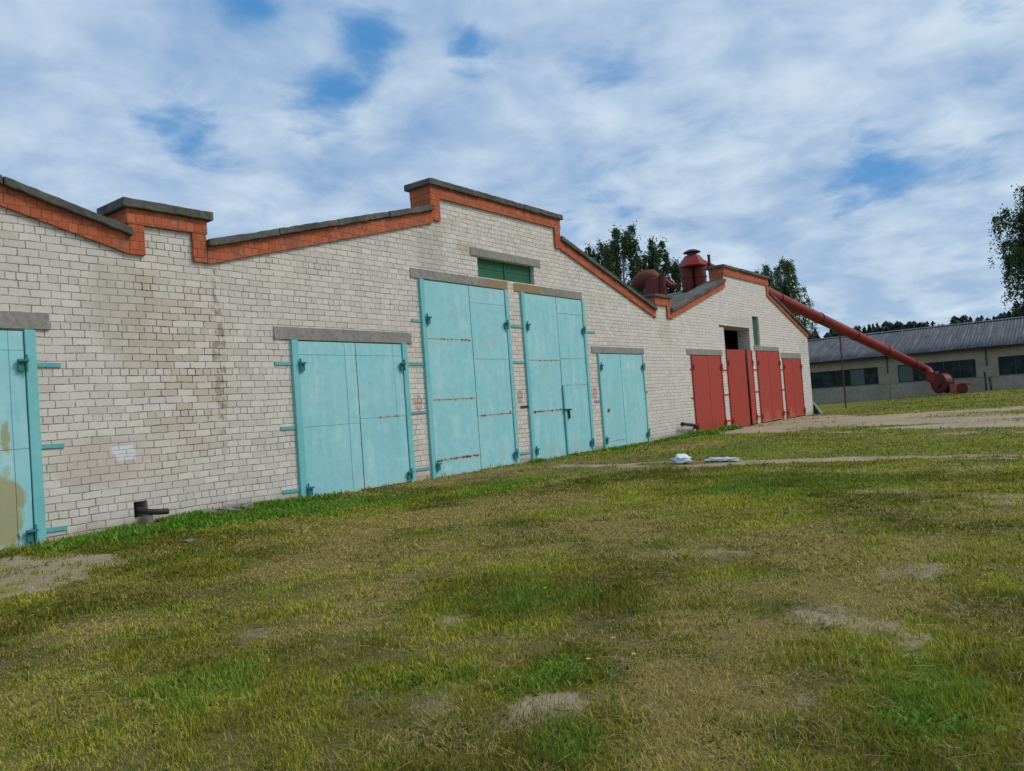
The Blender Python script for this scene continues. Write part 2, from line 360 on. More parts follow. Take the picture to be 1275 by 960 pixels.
def make_ground_mat():
    m, n = mat('patchy_meadow_soil'); P = n.pos()
    sand = n.attr('sand'); green = n.attr('green'); dry = n.attr('dry')
    n1 = n.noise(P, 3.2, 6, .65); n2 = n.noise(P, 17, 5, .7); n3 = n.noise(P, 75, 4, .7)
    soil = n.mix(n3, (.120,.098,.040), (.235,.195,.085)); soil = n.mix(n.m('MULTIPLY', n.step(n2, .45, .62), .55), soil, (.105,.115,.026)); n0 = n.noise(P, .45, 5, .6)
    straw = n.mix(n3, (.17,.130,.045), (.34,.265,.090))
    grs = n.mix(n3, (.085,.105,.010), (.230,.230,.030)); grs = n.mix(n.m('MULTIPLY', n.step(n1, .45, .7), .5), grs, (.20,.18,.045))
    g = n.step(n.m('ADD', green, n.m('MULTIPLY', n.m('SUBTRACT', n2, .5), 1.0)), .30, .62)
    dd = n.step(n.m('ADD', dry, n.m('MULTIPLY', n.m('SUBTRACT', n1, .5), 1.0)), .35, .7)
    grs = n.mix(n.m('MULTIPLY', n.step(n0, .45, .62), .65), grs, (.235,.195,.055)); col = n.mix(g, soil, grs); col = n.mix(n.m('MULTIPLY', dd, .8), col, straw)
    s = n.step(n.m('ADD', sand, n.m('MULTIPLY', n.m('SUBTRACT', n.m('ADD', n.m('MULTIPLY', n1, .40), n.m('ADD', n.m('MULTIPLY', n2, .35), n.m('MULTIPLY', n3, .25))), .5), 2.6)), .36, .72)
    sc_ = n.mix(n3, (.34,.265,.170), (.52,.43,.30)); sc_ = n.mix(n.m('MULTIPLY', n.step(n0, .4, .6), .5), sc_, (.30,.24,.15)); sc_ = n.mix(n.step(n2, .5, .75), sc_, (.27,.22,.15))
    col = n.mix(s, col, sc_)
    hgt = n.m('ADD', n.m('MULTIPLY', n2, .6), n.m('MULTIPLY', n3, .5))
    n.finish(col, .95, n.bump(hgt, 1.0, .03), .1); return m
M['ground'] = make_ground_mat()

# ------------------------------------------------------------------ ground
BARE = [(2.72,-8.93,.26,.16),(2.58,-8.45,.22,.12),(4.62,-9.66,.34,.5),(4.35,-10.15,.2,.12),(3.64,-7.57,.3,.2),(2.94,-6.5,.18,.1),(6.1,-8.25,.25,.4),
        (11.6,-3.2,.8,.25),(7.35,-1.75,.9,.22),(9.6,-10.2,.6,.8),(10.3,-8.7,.5,.6),(6.0,-9.9,.4,.3),(3.4,-9.9,.22,.12),(12.6,-8.4,.35,1.3)]
DRY = [(6.9,-3.7,1.5,.8),(4.7,-4.8,1.1,.6),(3.45,-6.8,.7,.45),(6.4,-6.2,1.6,.9),(6.4,-8.3,.9,1.2),(10.2,-.55,3.6,.6),(5.5,-5.4,1.2,.6),(8.6,-4.2,1.4,1.2),(2.5,-5.3,.4,.5),(4.3,-9.0,.8,.6),(3.0,-9.6,.5,.4),(17.8,-2.5,2.6,.9),(5.2,-9.6,.9,.5),(24.4,-1.0,.8,.5)]
GREEN = [(5.9,-.6,2.0,.85),(7.6,-.5,1.0,.5),(9.9,-2.7,1.3,.55),(11.5,-2.5,1.4,.6),(8.3,-1.9,1.6,.5),(11.5,-7.5,1.6,2.0),(16.8,-6.0,1.6,5.0),(2.2,-7.0,.4,.45),(2.9,-8.1,.35,.3),(3.15,-8.75,.35,.25),(3.4,-10.4,.7,.3),(2.45,-6.0,.3,.4),(4.3,-7.8,.6,.5),(2.6,-9.3,.25,.2),(4.9,-7.1,.6,.4)]
def ell(x, y, L, k=.9):
    r = np.zeros_like(x); jit = (fbm(x, y, 2.6, 4, 5)-.5)*k*2.6
    for cx, cy, a, b in L:
        q = ((x-cx)/a)**2 + ((y-cy)/b)**2
        r = np.maximum(r, sstep(q+jit*1.3, 1.9, .0))
    return r
def fields(x, y):
    big = fbm(x, y, .55, 4, 1); md = fbm(x, y, 1.9, 4, 2); fi = fbm(x, y, 6.0, 3, 3)
    green = .25 + 1.3*(md-.42) + .7*(fi-.5) + .5*(fbm(x, y, .28, 3, 8)-.45)
    dry = .20 + 1.7*(fbm(x, y, 1.3, 4, 4)-.5) + .9*(big-.5)
    sand = .04 + 1.3*np.clip(fbm(x, y, 1.1, 4, 6)-.64, 0, 1)
    gE, dE, bE = ell(x, y, GREEN), ell(x, y, DRY), ell(x, y, BARE)
    green = green + .55*gE - .3*dE; dry = dry + .5*dE - .45*gE; sand = np.maximum(sand, .60*bE)
    # sandy apron in front of the first gate
    a1 = sstep(((x-2.7)/1.35)**2 + ((y+1.9)/1.35)**2 + 1.2*(fbm(x, y, 1.3, 3, 9)-.5), 1.3, .7); sand = np.maximum(sand, a1*(.62+.4*fbm(x, y, 1.4, 3, 19)))
    # wheel track running away from the wall
    tx = 14.35 + .25*np.sin(y*.6); wob = fbm(x, y, .9, 3, 12)
    tr = sstep(np.abs(x-tx) + .9*(wob-.45), .75, .35)*sstep(y, -.6, -1.6)*.95*sstep(fbm(x, y, .8, 2, 21), .28, .42)*(.55+.5*fbm(x, y, 1.7, 3, 22)); sand = np.maximum(sand, tr)
    tr2 = sstep(np.abs(x-12.9) + .9*(wob-.42), .5, .1)*sstep(y, -5.5, -7.0)*.55; sand = np.maximum(sand, tr2)
    # worn dirt yard in front of the red gates
    nb = 24.0 + (y+1.7)*.54; fb = 37.0 + 2*np.sin(y*.35)
    yd = sstep(x + 2.2*(fbm(x, y, .5, 3, 14)-.5), nb-.6, nb+.7)*sstep(x + 3*(fbm(x, y, .4, 3, 15)-.5), fb+.6, fb-.8)*sstep(y, .4, -.3)
    isl = sstep(fbm(x*.45, y*.22, .9, 3, 16), .50, .62)*sstep(y, -2.5, -5); yd = yd*(1-.9*isl); yd = yd*np.clip(.50+.9*(fbm(x*.8, y*.5, .7, 4, 18)-.15), .35, 1); sand = np.maximum(sand, yd)
    far = sstep(x, 14, 24); green = green + .22*far; dry = dry*(1-.3*far)
    return np.clip(sand, 0, 1), np.clip(green, 0, 1), np.clip(dry, 0, 1)
def height(x, y):
    h = .26*sstep(x, 42, 57)*np.clip((4-y)/11, 0, 2.2) + .05*(fbm(x, y, .35, 3, 30)-.5)*sstep(y, -.0, -1.2) + .03*(fbm(x, y, 2.2, 3, 31)-.5)
    return h + .07*np.exp(-(((x-6.6)/.9)**2 + ((y+.25)/.3)**2)) + .03*sstep(y, -.9, -.1)*sstep(x, 20, 16)

gx = np.concatenate([-np.geomspace(900, 9, 26), np.arange(-8.4, 1.0, .4), np.arange(1.0, 16, .10), np.arange(16, 30, .16), np.arange(30, 74, .5), np.geomspace(75, 1500, 34)])
gy = np.concatenate([-np.geomspace(900, 25, 30), np.arange(-24, -12.4, .4), np.arange(-12.4, .6, .10), np.arange(.8, 30, 1.0), np.geomspace(31, 1200, 32)])
GX, GY = np.meshgrid(gx, gy); nx, ny = len(gx), len(gy)
xs, ys = GX.ravel(), GY.ravel(); zs = height(xs, ys); s_, g_, d_ = fields(xs, ys)
idx = np.arange(nx*ny).reshape(ny, nx)
Fq = np.stack([idx[:-1,:-1], idx[:-1,1:], idx[1:,1:], idx[1:,:-1]], -1).reshape(-1, 4)
gr = fast_mesh('ground', np.stack([xs, ys, zs], 1), Fq, M['ground'], None, {'sand': ('FLOAT', s_), 'green': ('FLOAT', g_), 'dry': ('FLOAT', d_)}, True)
tag(gr, 'patchy meadow ground of grass, straw and bare sand', 'ground', kind='structure')

# ------------------------------------------------------------------ grass
def grass():
    V = []; Fs = []; Cc = []; base = 0
    def emit(x, y, hgt, wid, lean, az, col, bend=.5):
        """bent blades as 5 vertices / 3 triangles"""
        nonlocal base
        k = len(x); z = height(x, y)-.004
        ca, sa = np.cos(az), np.sin(az); px, py = -sa, ca
        l1 = hgt*.55; tip_out = lean*hgt; mid_out = tip_out*bend*.6
        zz1 = z + np.sqrt(np.maximum(l1**2-mid_out**2, 1e-6)); zz2 = z + np.maximum(hgt*(1-.45*lean), .012)
        P = np.empty((k, 5, 3), np.float32)
        P[:,0] = np.stack([x-px*wid/2, y-py*wid/2, z], 1); P[:,1] = np.stack([x+px*wid/2, y+py*wid/2, z], 1)
        mx, my = x+ca*mid_out, y+sa*mid_out
        P[:,2] = np.stack([mx+px*wid*.42, my+py*wid*.42, zz1*np.clip(1-.3*lean,0,1)+z*np.clip(.3*lean,0,1)], 1); P[:,3] = np.stack([mx-px*wid*.42, my-py*wid*.42, P[:,2,2]], 1)
        P[:,4] = np.stack([x+ca*tip_out, y+sa*tip_out, zz2], 1)
        i = base + np.arange(k)[:,None]*5
        V.append(P.reshape(-1,3)); Fs.append(np.concatenate([i+[0,1,2], i+[0,2,3], i+[3,2,4]])); base += 5*k
        Cc.append(np.repeat(np.concatenate([col, np.ones((k,1))], 1), 5, 0))
    OX, OY = -2.0, -12.5                                        # spread outwards from behind the viewpoint, thinning with distance
    def spread(N, a, b, p=.40, wide=134):
        r = (a**p + rng.random(N)*(b**p-a**p))**(1/p); th = math.atan2(F_[1], F_[0]) + (rng.random(N)-.5)*math.radians(wide)
        x = OX + r*np.cos(th); y = OY + r*np.sin(th); return x, y, np.hypot(x, y+11)
    N = 700000
    x, y, r = spread(N, 1.0, 61.0)
    OX, OY = -.3, -11.3; xn, yn, rn = spread(1000000, 1.0, 15.0, .5, 104); OX, OY = -2.0, -12.5
    x, y, r = np.concatenate([x, xn]), np.concatenate([y, yn]), np.concatenate([r, rn])
    ok = (y < -.03) & (x < 60); x, y, r = x[ok], y[ok], r[ok]
    s, g, d = fields(x, y); tuft = fbm(x, y, 7.0, 2, 40); t2 = fbm(x, y, 2.6, 3, 41)
    loc = rng.random(len(x))
    keep = (loc > 0) & ((s < .8) | (r < 16)) & (loc > np.clip(1.25*(s + 1.1*(fbm(x, y, 5.0, 3, 44)-.5)) - .12, 0, .985)); keep &= rng.random(len(x)) < np.clip(.72 + .6*g + .5*(tuft-.45), .3, 1)
    x, y, r, s, g, d, tuft, t2 = [q[keep] for q in (x, y, r, s, g, d, tuft, t2)]; k = len(x)
    isdry = rng.random(k) < np.clip(.17 + .92*d - .38*g, .05, .88)
    v = rng.random((k,1)); tn = np.clip(t2*1.6-.3, 0, 1)[:,None]
    gc = np.array([.085,.118,.010])*(1-v) + np.array([.420,.400,.045])*v
    gc = gc*(.8+.45*tn) + np.array([.045,.020,.0])*(1-tn)*v
    gc = gc*(.62+.76*sstep(fbm(x, y, 1.1, 3, 46), .3, .7))[:,None]; lush = sstep(g, .75, 1.0)[:,None]; gc = gc*(1-lush*.6) + np.array([.135,.285,.025])*(.7+.7*v)*lush*.6
    dc = np.array([.30,.215,.055])*(1-v) + np.array([.70,.56,.19])*v
    col = np.where(isdry[:,None], dc, gc)
    wid = np.maximum(.0034, .00100*r)*(.7+.7*rng.random(k)); hgt = (.016+.036*rng.random(k)**1.6)*(.6+1.0*np.clip(tuft*1.7-.4,0,1.2))*(.75+.5*g)
    hgt *= 1 + .35*sstep(r, 8, 22)
    wall = sstep(y, -.75, -.12)*sstep(x, 30, 20)*(1-np.exp(-((x-6.1)/1.0)**2)); hgt *= 1 + 2.2*wall*rng.random(k)**2
    lean = np.where(isdry, .35+1.1*rng.random(k), .15+.75*rng.random(k)); hgt = np.where(isdry, hgt*.9, hgt)
    emit(x, y, hgt, wid, np.clip(lean, 0, 1.6), rng.random(k)*2*PI, col)
    # clover and plantain rosettes: short broad leaves
    OX, OY = -.8, -11.6; x, y, r = spread(120000, 1.0, 23); N = len(x); s, g, d = fields(x, y); cl = fbm(x, y, 3.1, 3, 50)
    ok = (y < -.03) & (rng.random(N) < sstep(cl, .5, .66)*np.clip(.25+g, 0, 1)*(s < .5)); x, y, r = x[ok], y[ok], r[ok]; k = len(x)
    v = rng.random((k,1)); col = np.array([.050,.105,.014])*(1-v) + np.array([.115,.190,.028])*v
    emit(x, y, .02+.03*rng.random(k), np.maximum(.011, .0022*r)*(.7+.7*rng.random(k)), .5+.8*rng.random(k), rng.random(k)*2*PI, col)
    # leafy weeds along the foot of the wall and in a few clumps
    spots = []
    for cx, cy, a, b, nn, hh in ((6.1,-.50,1.9,.62,15000,.13),(7.3,-1.1,1.7,.6,9000,.08),(7.5,-.3,.9,.22,2600,.13),(10.4,-2.7,1.5,.35,3500,.07),(24.0,-.5,.75,.45,1500,.22),(26.6,-.35,1.0,.28,1200,.22),(23.0,-.3,1.8,.25,1800,.14),(18.8,-.3,1.5,.2,900,.11),(3.12,-8.78,.24,.14,420,.05),(2.75,-8.1,.25,.2,260,.04),(3.3,-10.35,.5,.26,420,.04),(14.9,-.25,.25,.15,250,.12),(8.5,-.25,.3,.15,300,.1)):
        q = rng.normal(0, .42, (nn,2)); x = cx+q[:,0]*a; y = np.minimum(cy+q[:,1]*b, -.02)
        ok = (((x-6.65)/.5)**2+((y+.30)/.27)**2 > .6+.8*rng.random(nn)) & (((x-5.47)/.22)**2+((y+.25)/.3)**2 > .6+.8*rng.random(nn)); x, y = x[ok], y[ok]; k = len(x)
        v = rng.random((k,1)); col = np.array([.080,.190,.018])*(1-v) + np.array([.230,.410,.044])*v
        rr = np.hypot(x, y+11)
        emit(x, y, hh*(.35+.75*rng.random(k)), np.maximum(.016, .0021*rr)*(.6+.8*rng.random(k)), .25+.9*rng.random(k), rng.random(k)*2*PI, col)
    # flat lying cut straw
    OX, OY = -.6, -11.5; x, y, r = spread(64000, 1.0, 20); N = len(x); s, g, d = fields(x, y)
    ok = (y < -.1) & (rng.random(N) < np.clip(.25+1.1*d-.3*s, .05, 1)); x, y, r = x[ok], y[ok], r[ok]; k = len(x)
    v = rng.random((k,1)); col = np.array([.20,.145,.05])*(1-v) + np.array([.46,.37,.15])*v
    z = height(x, y)+.008+.03*rng.random(k); az = rng.random(k)*2*PI; L = .035+.085*rng.random(k)**1.5; w = np.maximum(.0028, .0008*r)
    ca, sa = np.cos(az), np.sin(az)
    P = np.empty((k,4,3), np.float32); dz = (rng.random(k)-.5)*.02
    P[:,0] = np.stack([x-sa*w/2, y+ca*w/2, z], 1); P[:,1] = np.stack([x+sa*w/2, y-ca*w/2, z], 1)
    P[:,2] = np.stack([x+ca*L+sa*w/2, y+sa*L-ca*w/2, z+dz], 1); P[:,3] = np.stack([x+ca*L-sa*w/2, y+sa*L+ca*w/2, z+dz+w*.3], 1)
    P[:,:,1] = np.minimum(P[:,:,1], -.02)
    i = base + np.arange(k)[:,None]*4; V.append(P.reshape(-1,3)); Fs.append(np.concatenate([i+[0,1,2], i+[0,2,3]])); base += 4*k
    Cc.append(np.repeat(np.concatenate([col, np.ones((k,1))], 1), 4, 0))
    g = fast_mesh('grass', np.concatenate(V), np.concatenate(Fs), M['grass'], None, {'blade': ('FLOAT_COLOR', np.concatenate(Cc))})
    tag(g, 'short patchy grass, clover and cut straw over the yard', 'grass', kind='stuff')
grass()

def gravel():
    N = 26000; r = 1.5*(26/1.5)**rng.random(N); th = math.atan2(F_[1], F_[0]) + (rng.random(N)-.5)*math.radians(92)
    x = r*np.cos(th); y = -11+r*np.sin(th); s, g, d = fields(x, y)
    ok = (y < -.25) & (rng.random(N) < .03+np.clip(s*1.3-.2, 0, 1)*.8); x, y, r = x[ok], y[ok], r[ok]; k = len(x); z = height(x, y)
    R0 = (.004+.011*rng.random(k)**3)*np.maximum(1, r/9)
    dirs = np.array([[1,0,0],[-.5,.87,0],[-.5,-.87,0],[.25,.1,.8],[-.3,-.1,.6]], float)
    a = rng.random(k)*2*PI; ca, sa = np.cos(a)[:,None], np.sin(a)[:,None]
    D = dirs[None]*(.7+.6*rng.random((k,5,1))); X = D[:,:,0]*ca-D[:,:,1]*sa; Y = D[:,:,0]*sa+D[:,:,1]*ca
    P = np.stack([x[:,None]+X*R0[:,None], y[:,None]+Y*R0[:,None], z[:,None]-.001+D[:,:,2]*R0[:,None]*.8], 2).reshape(-1,3)
    i = np.arange(k)[:,None]*5; F = np.concatenate([i+t for t in ([0,1,3],[1,4,3],[1,2,4],[2,0,4],[0,3,4])])
    o = fast_mesh('gravel', P, F, M['stone']); tag(o, 'loose grit and pebbles on the bare patches', 'gravel', kind='stuff')
gravel()

# ------------------------------------------------------------------ the brick building
BW = thing('brick_warehouse', (14.6, 0, 0), 'long white brick warehouse with stepped gables edged in red brick and concrete', 'building')
TH = .5
# profile of the coping underside (x, z); a jump in height is written as two points with the same x
PROF = [(-15.3,4.11),(-10.05,4.24),(-10.0,4.24),(-4.60,5.62),(-4.60,6.25),(.60,6.25),(.60,5.56),(5.47,4.26),(5.47,4.66),(6.69,4.66),(6.69,4.24),(12.0,5.69),(12.0,6.25),(16.93,6.25),(16.93,5.69),(22.2,4.14),(22.2,4.59),(23.25,4.59),(23.25,4.14),(28.22,5.60),(28.22,6.14),(33.15,6.14),(33.15,5.52),(38.4,3.97)]
PROF = PROF[2:]
HOLES = [(1.35,4.17,0,2.83),(8.18,10.96,0,2.81),(11.46,14.45,0,4.18),(14.99,17.88,0,4.17),(18.42,21.1,0,2.72),(24.64,27.27,0,2.745),(27.83,30.52,0,3.84),(31.05,33.86,0,3.0),(34.34,36.92,0,2.7),(13.45,15.66,4.41,4.875),(30.97,31.72,3.22,4.42),(5.34,5.54,.17,.41)]
def prof_at(x, side):
    for (xa,za),(xb,zb) in zip(PROF, PROF[1:]):
        if xa == xb: continue
        if (side > 0 and xa <= x < xb) or (side < 0 and xa < x <= xb): return za + (zb-za)*(x-xa)/(xb-xa)
def front_wall():
    import bmesh
    xs = sorted(set([p[0] for p in PROF] + [h for H in HOLES for h in H[:2]]))
    bm = bmesh.new()
    for xa, xb in zip(xs, xs[1:]):
        hs = sorted([h for h in HOLES if h[0] <= xa and h[1] >= xb], key=lambda h: h[2]); spans = []; lo = (-.4)
        for h in hs:
            if h[2] > lo+.4 or h[2] > 0: spans.append((lo, h[2]))
            lo = h[3]
        spans.append((lo, None))
        for a, b in spans:
            t0 = prof_at(xa, 1) if b is None else b; t1 = prof_at(xb, -1) if b is None else b
            bm.faces.new([bm.verts.new(q) for q in ((xa,0,a),(xb,0,a),(xb,0,t1),(xa,0,t0))])
    bmesh.ops.remove_doubles(bm, verts=bm.verts, dist=1e-4)
    # T-junctions only lie in the flat face, which stays invisible
    ext = bmesh.ops.extrude_face_region(bm, geom=bm.faces[:])
    bmesh.ops.translate(bm, vec=(0,TH,0), verts=[v for v in ext['geom'] if isinstance(v, bmesh.types.BMVert)])
    bmesh.ops.recalc_face_normals(bm, faces=bm.faces)
    me = bpy.data.meshes.new('front_wall'); bm.to_mesh(me); bm.free()
    me.transform(Matrix.Translation(-BW.location)); me.materials.append(M['white_brick'])
    o = bpy.data.objects.new('front_wall', me); COL.objects.link(o); o.parent = BW
front_wall()
DEP = 24.0
MB().box(38.0,38.4,.502,DEP,-.3,3.93).build('side_wall', M['white_brick'], BW)
MB().box(-10.0,-9.6,.502,DEP,-.3,4.2).build('side_wall', M['white_brick'], BW)
rw = MB()
rw.box(-9.6,38.0,DEP-.4,DEP,-.3,3.9); rw.build('rear_wall', M['white_brick'], BW)
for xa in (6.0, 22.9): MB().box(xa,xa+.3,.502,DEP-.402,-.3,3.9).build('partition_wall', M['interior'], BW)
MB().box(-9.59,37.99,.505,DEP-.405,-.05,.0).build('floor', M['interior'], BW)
# roofs (one per gable), corrugated sheets a little below the parapet
def roof(cx, xl, zl, xr, zr, zt):
    b = MB(); NXS = 60
    for (xa,za,xb,zb) in ((xl,zl,cx,zt),(cx,zt,xr,zr)):
        b.slope(xa, za-.10, xb, zb-.10, .09, .502, DEP+.3)
    return b.build('roof', M['roof'], BW)
roof(-2.0,-10.2,4.05,6.08,4.05,5.95); roof(14.5,6.08,4.0,22.8,3.95,5.95); roof(30.7,22.8,3.98,38.75,3.72,5.85)
# copings: concrete slabs, each run broken into slabs with open joints
def coping_run(xa, za, xb, zb, t=.125, y0=-.12, y1=.66, L=1.45):
    n = max(1, round(math.hypot(xb-xa, zb-za)/L)); b = MB()
    for i in range(n):
        a0, a1 = i/n, (i+1)/n; g = .006/math.hypot(xb-xa, zb-za); a0 += g if i else 0; a1 -= g if i < n-1 else 0
        j = rnd.uniform(-.008,.008); jy = rnd.uniform(-.012,.012)
        b.rough_slab(xa+(xb-xa)*a0, za+(zb-za)*a0+j, xa+(xb-xa)*a1, za+(zb-za)*a1+j, t, y0+jy, y1+jy)
    b.build('coping', M['coping'], BW, bevel=.014)
def band(xa, za, xb, zb, h, y0=-.05, y1=.55):
    b = MB(); b.slope(xa, za-h, xb, zb-h, h-.002, y0, y1)
    b.build('brick_band', M['red_brick'], BW)
def strip(xa, xb, za, zb): MB().box(xa,xb,-.052,TH+.045,za,zb).build('corner_strip', M['red_brick'], BW)
# slopes
S = [(-4.62,5.62,-9.95,4.22,.27),(.62,5.56,5.47,4.26,.27),(6.70,4.235,12.0,5.69,.26),(16.94,5.69,22.19,4.13,.24),(23.26,4.13,28.21,5.60,.23),(33.16,5.52,38.45,3.95,.20)]
for i, (xa,za,xb,zb,h) in enumerate(S):
    if xa > xb: xa,za,xb,zb = xb,zb,xa,za
    if i == 5: coping_run(xa,za,38.72,3.87)
    elif i == 1: coping_run(xa,za,5.50,4.252)
    else: coping_run(xa,za,xb,zb)
    band(xa+.003,za,xb-.003,zb,h)
# flat tops and little piers
for xa, xb, z, t, h, e in ((-4.60,.60,6.25,.15,.25,.11),(12.0,16.93,6.25,.14,.25,.10),(28.22,33.15,6.14,.12,.28,.11)):
    coping_run(xa-e, z, xb+e, z, t, -.12, .66, 1.7); band(xa-.03, z, xb+.03, z, h, -.055, .56)
for xa, xb, z, t, h in ((5.47,6.69,4.66,.14,.22),(22.2,23.25,4.59,.10,.26)):
    coping_run(xa-.09, z, xb+.11, z, t, -.12, .72, 3); band(xa-.02, z, xb+.02, z, h, -.06, .60)
strip(5.475,5.70,3.99,4.438); strip(6.46,6.688,3.99,4.438)
strip(11.965,12.25,5.50,5.998); strip(16.68,16.927,5.47,5.998)
MB().box(28.185,28.219,.004,TH+.04,5.38,5.858).build('corner_strip', M['red_brick'], BW)
strip(32.93,33.147,5.36,5.858); strip(23.02,23.247,3.93,4.328); strip(.37,.597,5.3,5.998); strip(-4.597,-4.37,5.3,5.998)
# lintels
for xa, xb, za, zb, mm in ((.9,4.36,2.84,3.07,'lintel'),(7.86,11.13,2.815,3.04,'lintel'),(11.24,14.52,4.19,4.39,'lintel_ochre'),(14.77,17.84,4.18,4.385,'lintel_ochre'),(18.13,21.22,2.725,2.91,'lintel'),(24.34,27.46,2.75,2.955,'lintel'),(27.4,30.48,3.845,3.90,'rusty'),(30.9,33.95,3.005,3.20,'lintel'),(34.2,37.05,2.705,2.96,'lintel'),(13.22,15.95,4.88,5.07,'lintel')):
    MB().rough_slab(xa,za,xb,za,zb-za,-.025,.30,.0035).build('lintel', M[mm], BW, bevel=.006)
# upper window closed with green boards
wb = MB()
for i in range(2):
    for j in range(2):
        wb.box(13.46+i*1.10+.004, 13.46+(i+1)*1.10-.004, .10+.004*i, .13, 4.415+j*.229+.004, 4.415+(j+1)*.229-.003)
sh = wb.build('window_shutter', M['green'], BW)
MB().box(13.455,15.655,.131,.15,4.412,4.874).build('backing_board', M['green'], sh)
MB().box(14.54,14.58,.08,.097,4.415,4.87).build('cover_strip', M['green'], sh)
sv = MB().box(30.98,31.71,.10,.14,3.225,4.415).build('window_shutter', M['green'], BW)
MB().box(30.98,31.05,.075,.097,3.225,4.415).build('shutter_frame', M['green'], sv)
MB().box(30.95,31.74,-.03,.05,3.175,3.215).build('window_sill', M['lintel'], BW)
# stencilled signs: oval ring, bar, strokes
def symbol(cx, cz, rx, rz, square=False, hazy=False):
    b = MB(); n = 20; w = .022
    for k in range(n):
        a0, a1 = 2*PI*k/n, 2*PI*(k+1)/n
        e = .75 if square else 1.0
        def pt(a, s):
            c, s2 = math.cos(a), math.sin(a)
            if square: m_ = max(abs(c), abs(s2))**.7; c, s2 = c/m_, s2/m_
            return (cx+rx*c*s, -.0035, cz+rz*s2*s)
        if rnd.random() < (.25 if hazy else .08): continue
        s = 1-w/min(rx,rz); b.add([pt(a0,1),pt(a1,1),pt(a1,s),pt(a0,s)], [(0,1,2,3)])
    def quad(x0,x1,z0,z1): b.add([(x0,-.0032,z0),(x1,-.0032,z0),(x1,-.0032,z1),(x0,-.0032,z1)], [(0,1,2,3)])
    quad(cx-rx*.86,cx+rx*.8,cz-.018,cz+.012); quad(cx-.01,cx+.012,cz+.02,cz+rz*.72); quad(cx-rx*.4,cx-rx*.22,cz-rz*.62,cz-.04); quad(cx+rx*.2,cx+rx*.36,cz-rz*.55,cz-.05)
    for k in range(3): quad(cx-rx*.5+k*.05,cx-rx*.5+k*.05+.03,cz-rz*.75,cz-rz*.62)
    b.build('stencil_mark', M['symbol'], BW)
symbol(11.22,1.61,.105,.165); symbol(14.70,1.61,.105,.15,True); symbol(18.15,1.60,.10,.15,False,True)

# ------------------------------------------------------------------ gates
def leaf_mesh(name, parent, x0, x1, z0, z1, material, hseams=(), vseams=(), blobs=(), peels=(), rustbot=.6, origin=None, rot=0.0, yf=-.03, wavy=.009, dirt=.35, label=None):
    """a sheet-steel leaf: plates with narrow open seams in front of a backing sheet; hseams = fractions from the top (fraction, rust, xa, xb)"""
    H = z1-z0; W = x1-x0; g = .0025
    zc = [z0] + sorted(z1-f[0]*H for f in hseams) + [z1]; xc = [x0] + sorted(x0+f*W for f in vseams) + [x1]
    Vs, Fs, We, Pe = [], [], [], []; b = 0
    for i in range(len(xc)-1):
        for j in range(len(zc)-1):
            xa, xb = xc[i]+(g if i else 0), xc[i+1]-(g if i < len(xc)-2 else 0); za, zb = zc[j]+(g if j else 0), zc[j+1]-(g if j < len(zc)-2 else 0)
            nx_ = max(2, int((xb-xa)/.06)+1); nz_ = max(2, int((zb-za)/.06)+1)
            X, Z = np.meshgrid(np.linspace(xa,xb,nx_), np.linspace(za,zb,nz_)); X, Z = X.ravel(), Z.ravel()
            Y = yf + wavy*2*(fbm(X, Z, 1.1, 3, 60)-.5) + rnd.uniform(-.002,.002) + .003*((Z-za)/(zb-za)-.5)
            w = np.zeros_like(X)
            for f in hseams:
                zz = z1-f[0]*H; r_ = f[1]; fa, fb = (f[2], f[3]) if len(f) > 3 else (0, 1)
                w = np.maximum(w, r_*np.exp(-np.abs(Z-zz)/.035)*((X > x0+fa*W) & (X < x0+fb*W))); w = np.maximum(w, r_*.5*np.exp(-np.clip(zz-Z,0,9)/.30)*(Z < zz)*((X > x0+fa*W) & (X < x0+fb*W)))
            w = np.maximum(w, rustbot*np.exp(-(Z-z0)/.10)); w = np.maximum(w, dirt*np.exp(-(Z-z0)/.45))
            for (bx,bz,br,ba) in blobs:
                ba = ba if ba > 1 else ba*.72; br = br if ba > 1 else br*1.25
                w = np.maximum(w, ba*np.exp(-(((X-x0)/W-bx)**2*W*W+((z1-Z)/H-bz)**2*H*H)/br**2))
            pe = np.zeros_like(X)
            for (bx,bz,brx,brz,ba) in peels: pe = np.maximum(pe, ba*np.exp(-((((X-x0)/W-bx)*W/brx)**2+(((z1-Z)/H-bz)*H/brz)**2)))
            id_ = np.arange(nx_*nz_).reshape(nz_,nx_)+b
            Fs.append(np.stack([id_[:-1,:-1],id_[:-1,1:],id_[1:,1:],id_[1:,:-1]],-1).reshape(-1,4)); Vs.append(np.stack([X,Y,Z],1)); We.append(w); Pe.append(pe); b += nx_*nz_
    # backing sheet, with edges
    e = .002; bx = [(x0+e,yf+.012,z0+e),(x1-e,yf+.012,z0+e),(x1-e,yf+.012,z1-e),(x0+e,yf+.012,z1-e),(x0+e,yf+.05,z0+e),(x1-e,yf+.05,z0+e),(x1-e,yf+.05,z1-e),(x0+e,yf+.05,z1-e)]
    Vs.append(np.array(bx)); Fs.append(np.array([(0,1,2,3),(5,4,7,6),(0,4,5,1),(1,5,6,2),(2,6,7,3),(3,7,4,0)])+b); We.append(np.full(8,.9)); Pe.append(np.zeros(8))
    V = np.concatenate(Vs)
    off = np.array(BW.location); o = fast_mesh(name, V, np.concatenate(Fs), material, parent, {'wear': ('FLOAT', np.concatenate(We)), 'peel': ('FLOAT', np.concatenate(Pe))}, False, off)
    if rot:
        hp = Vector((origin,0,0)) - BW.location
        o.matrix_local = Matrix.Translation(hp) @ Matrix.Rotation(rot,4,'Z') @ Matrix.Translation(-hp)
    if label: o['label'] = label
    return o
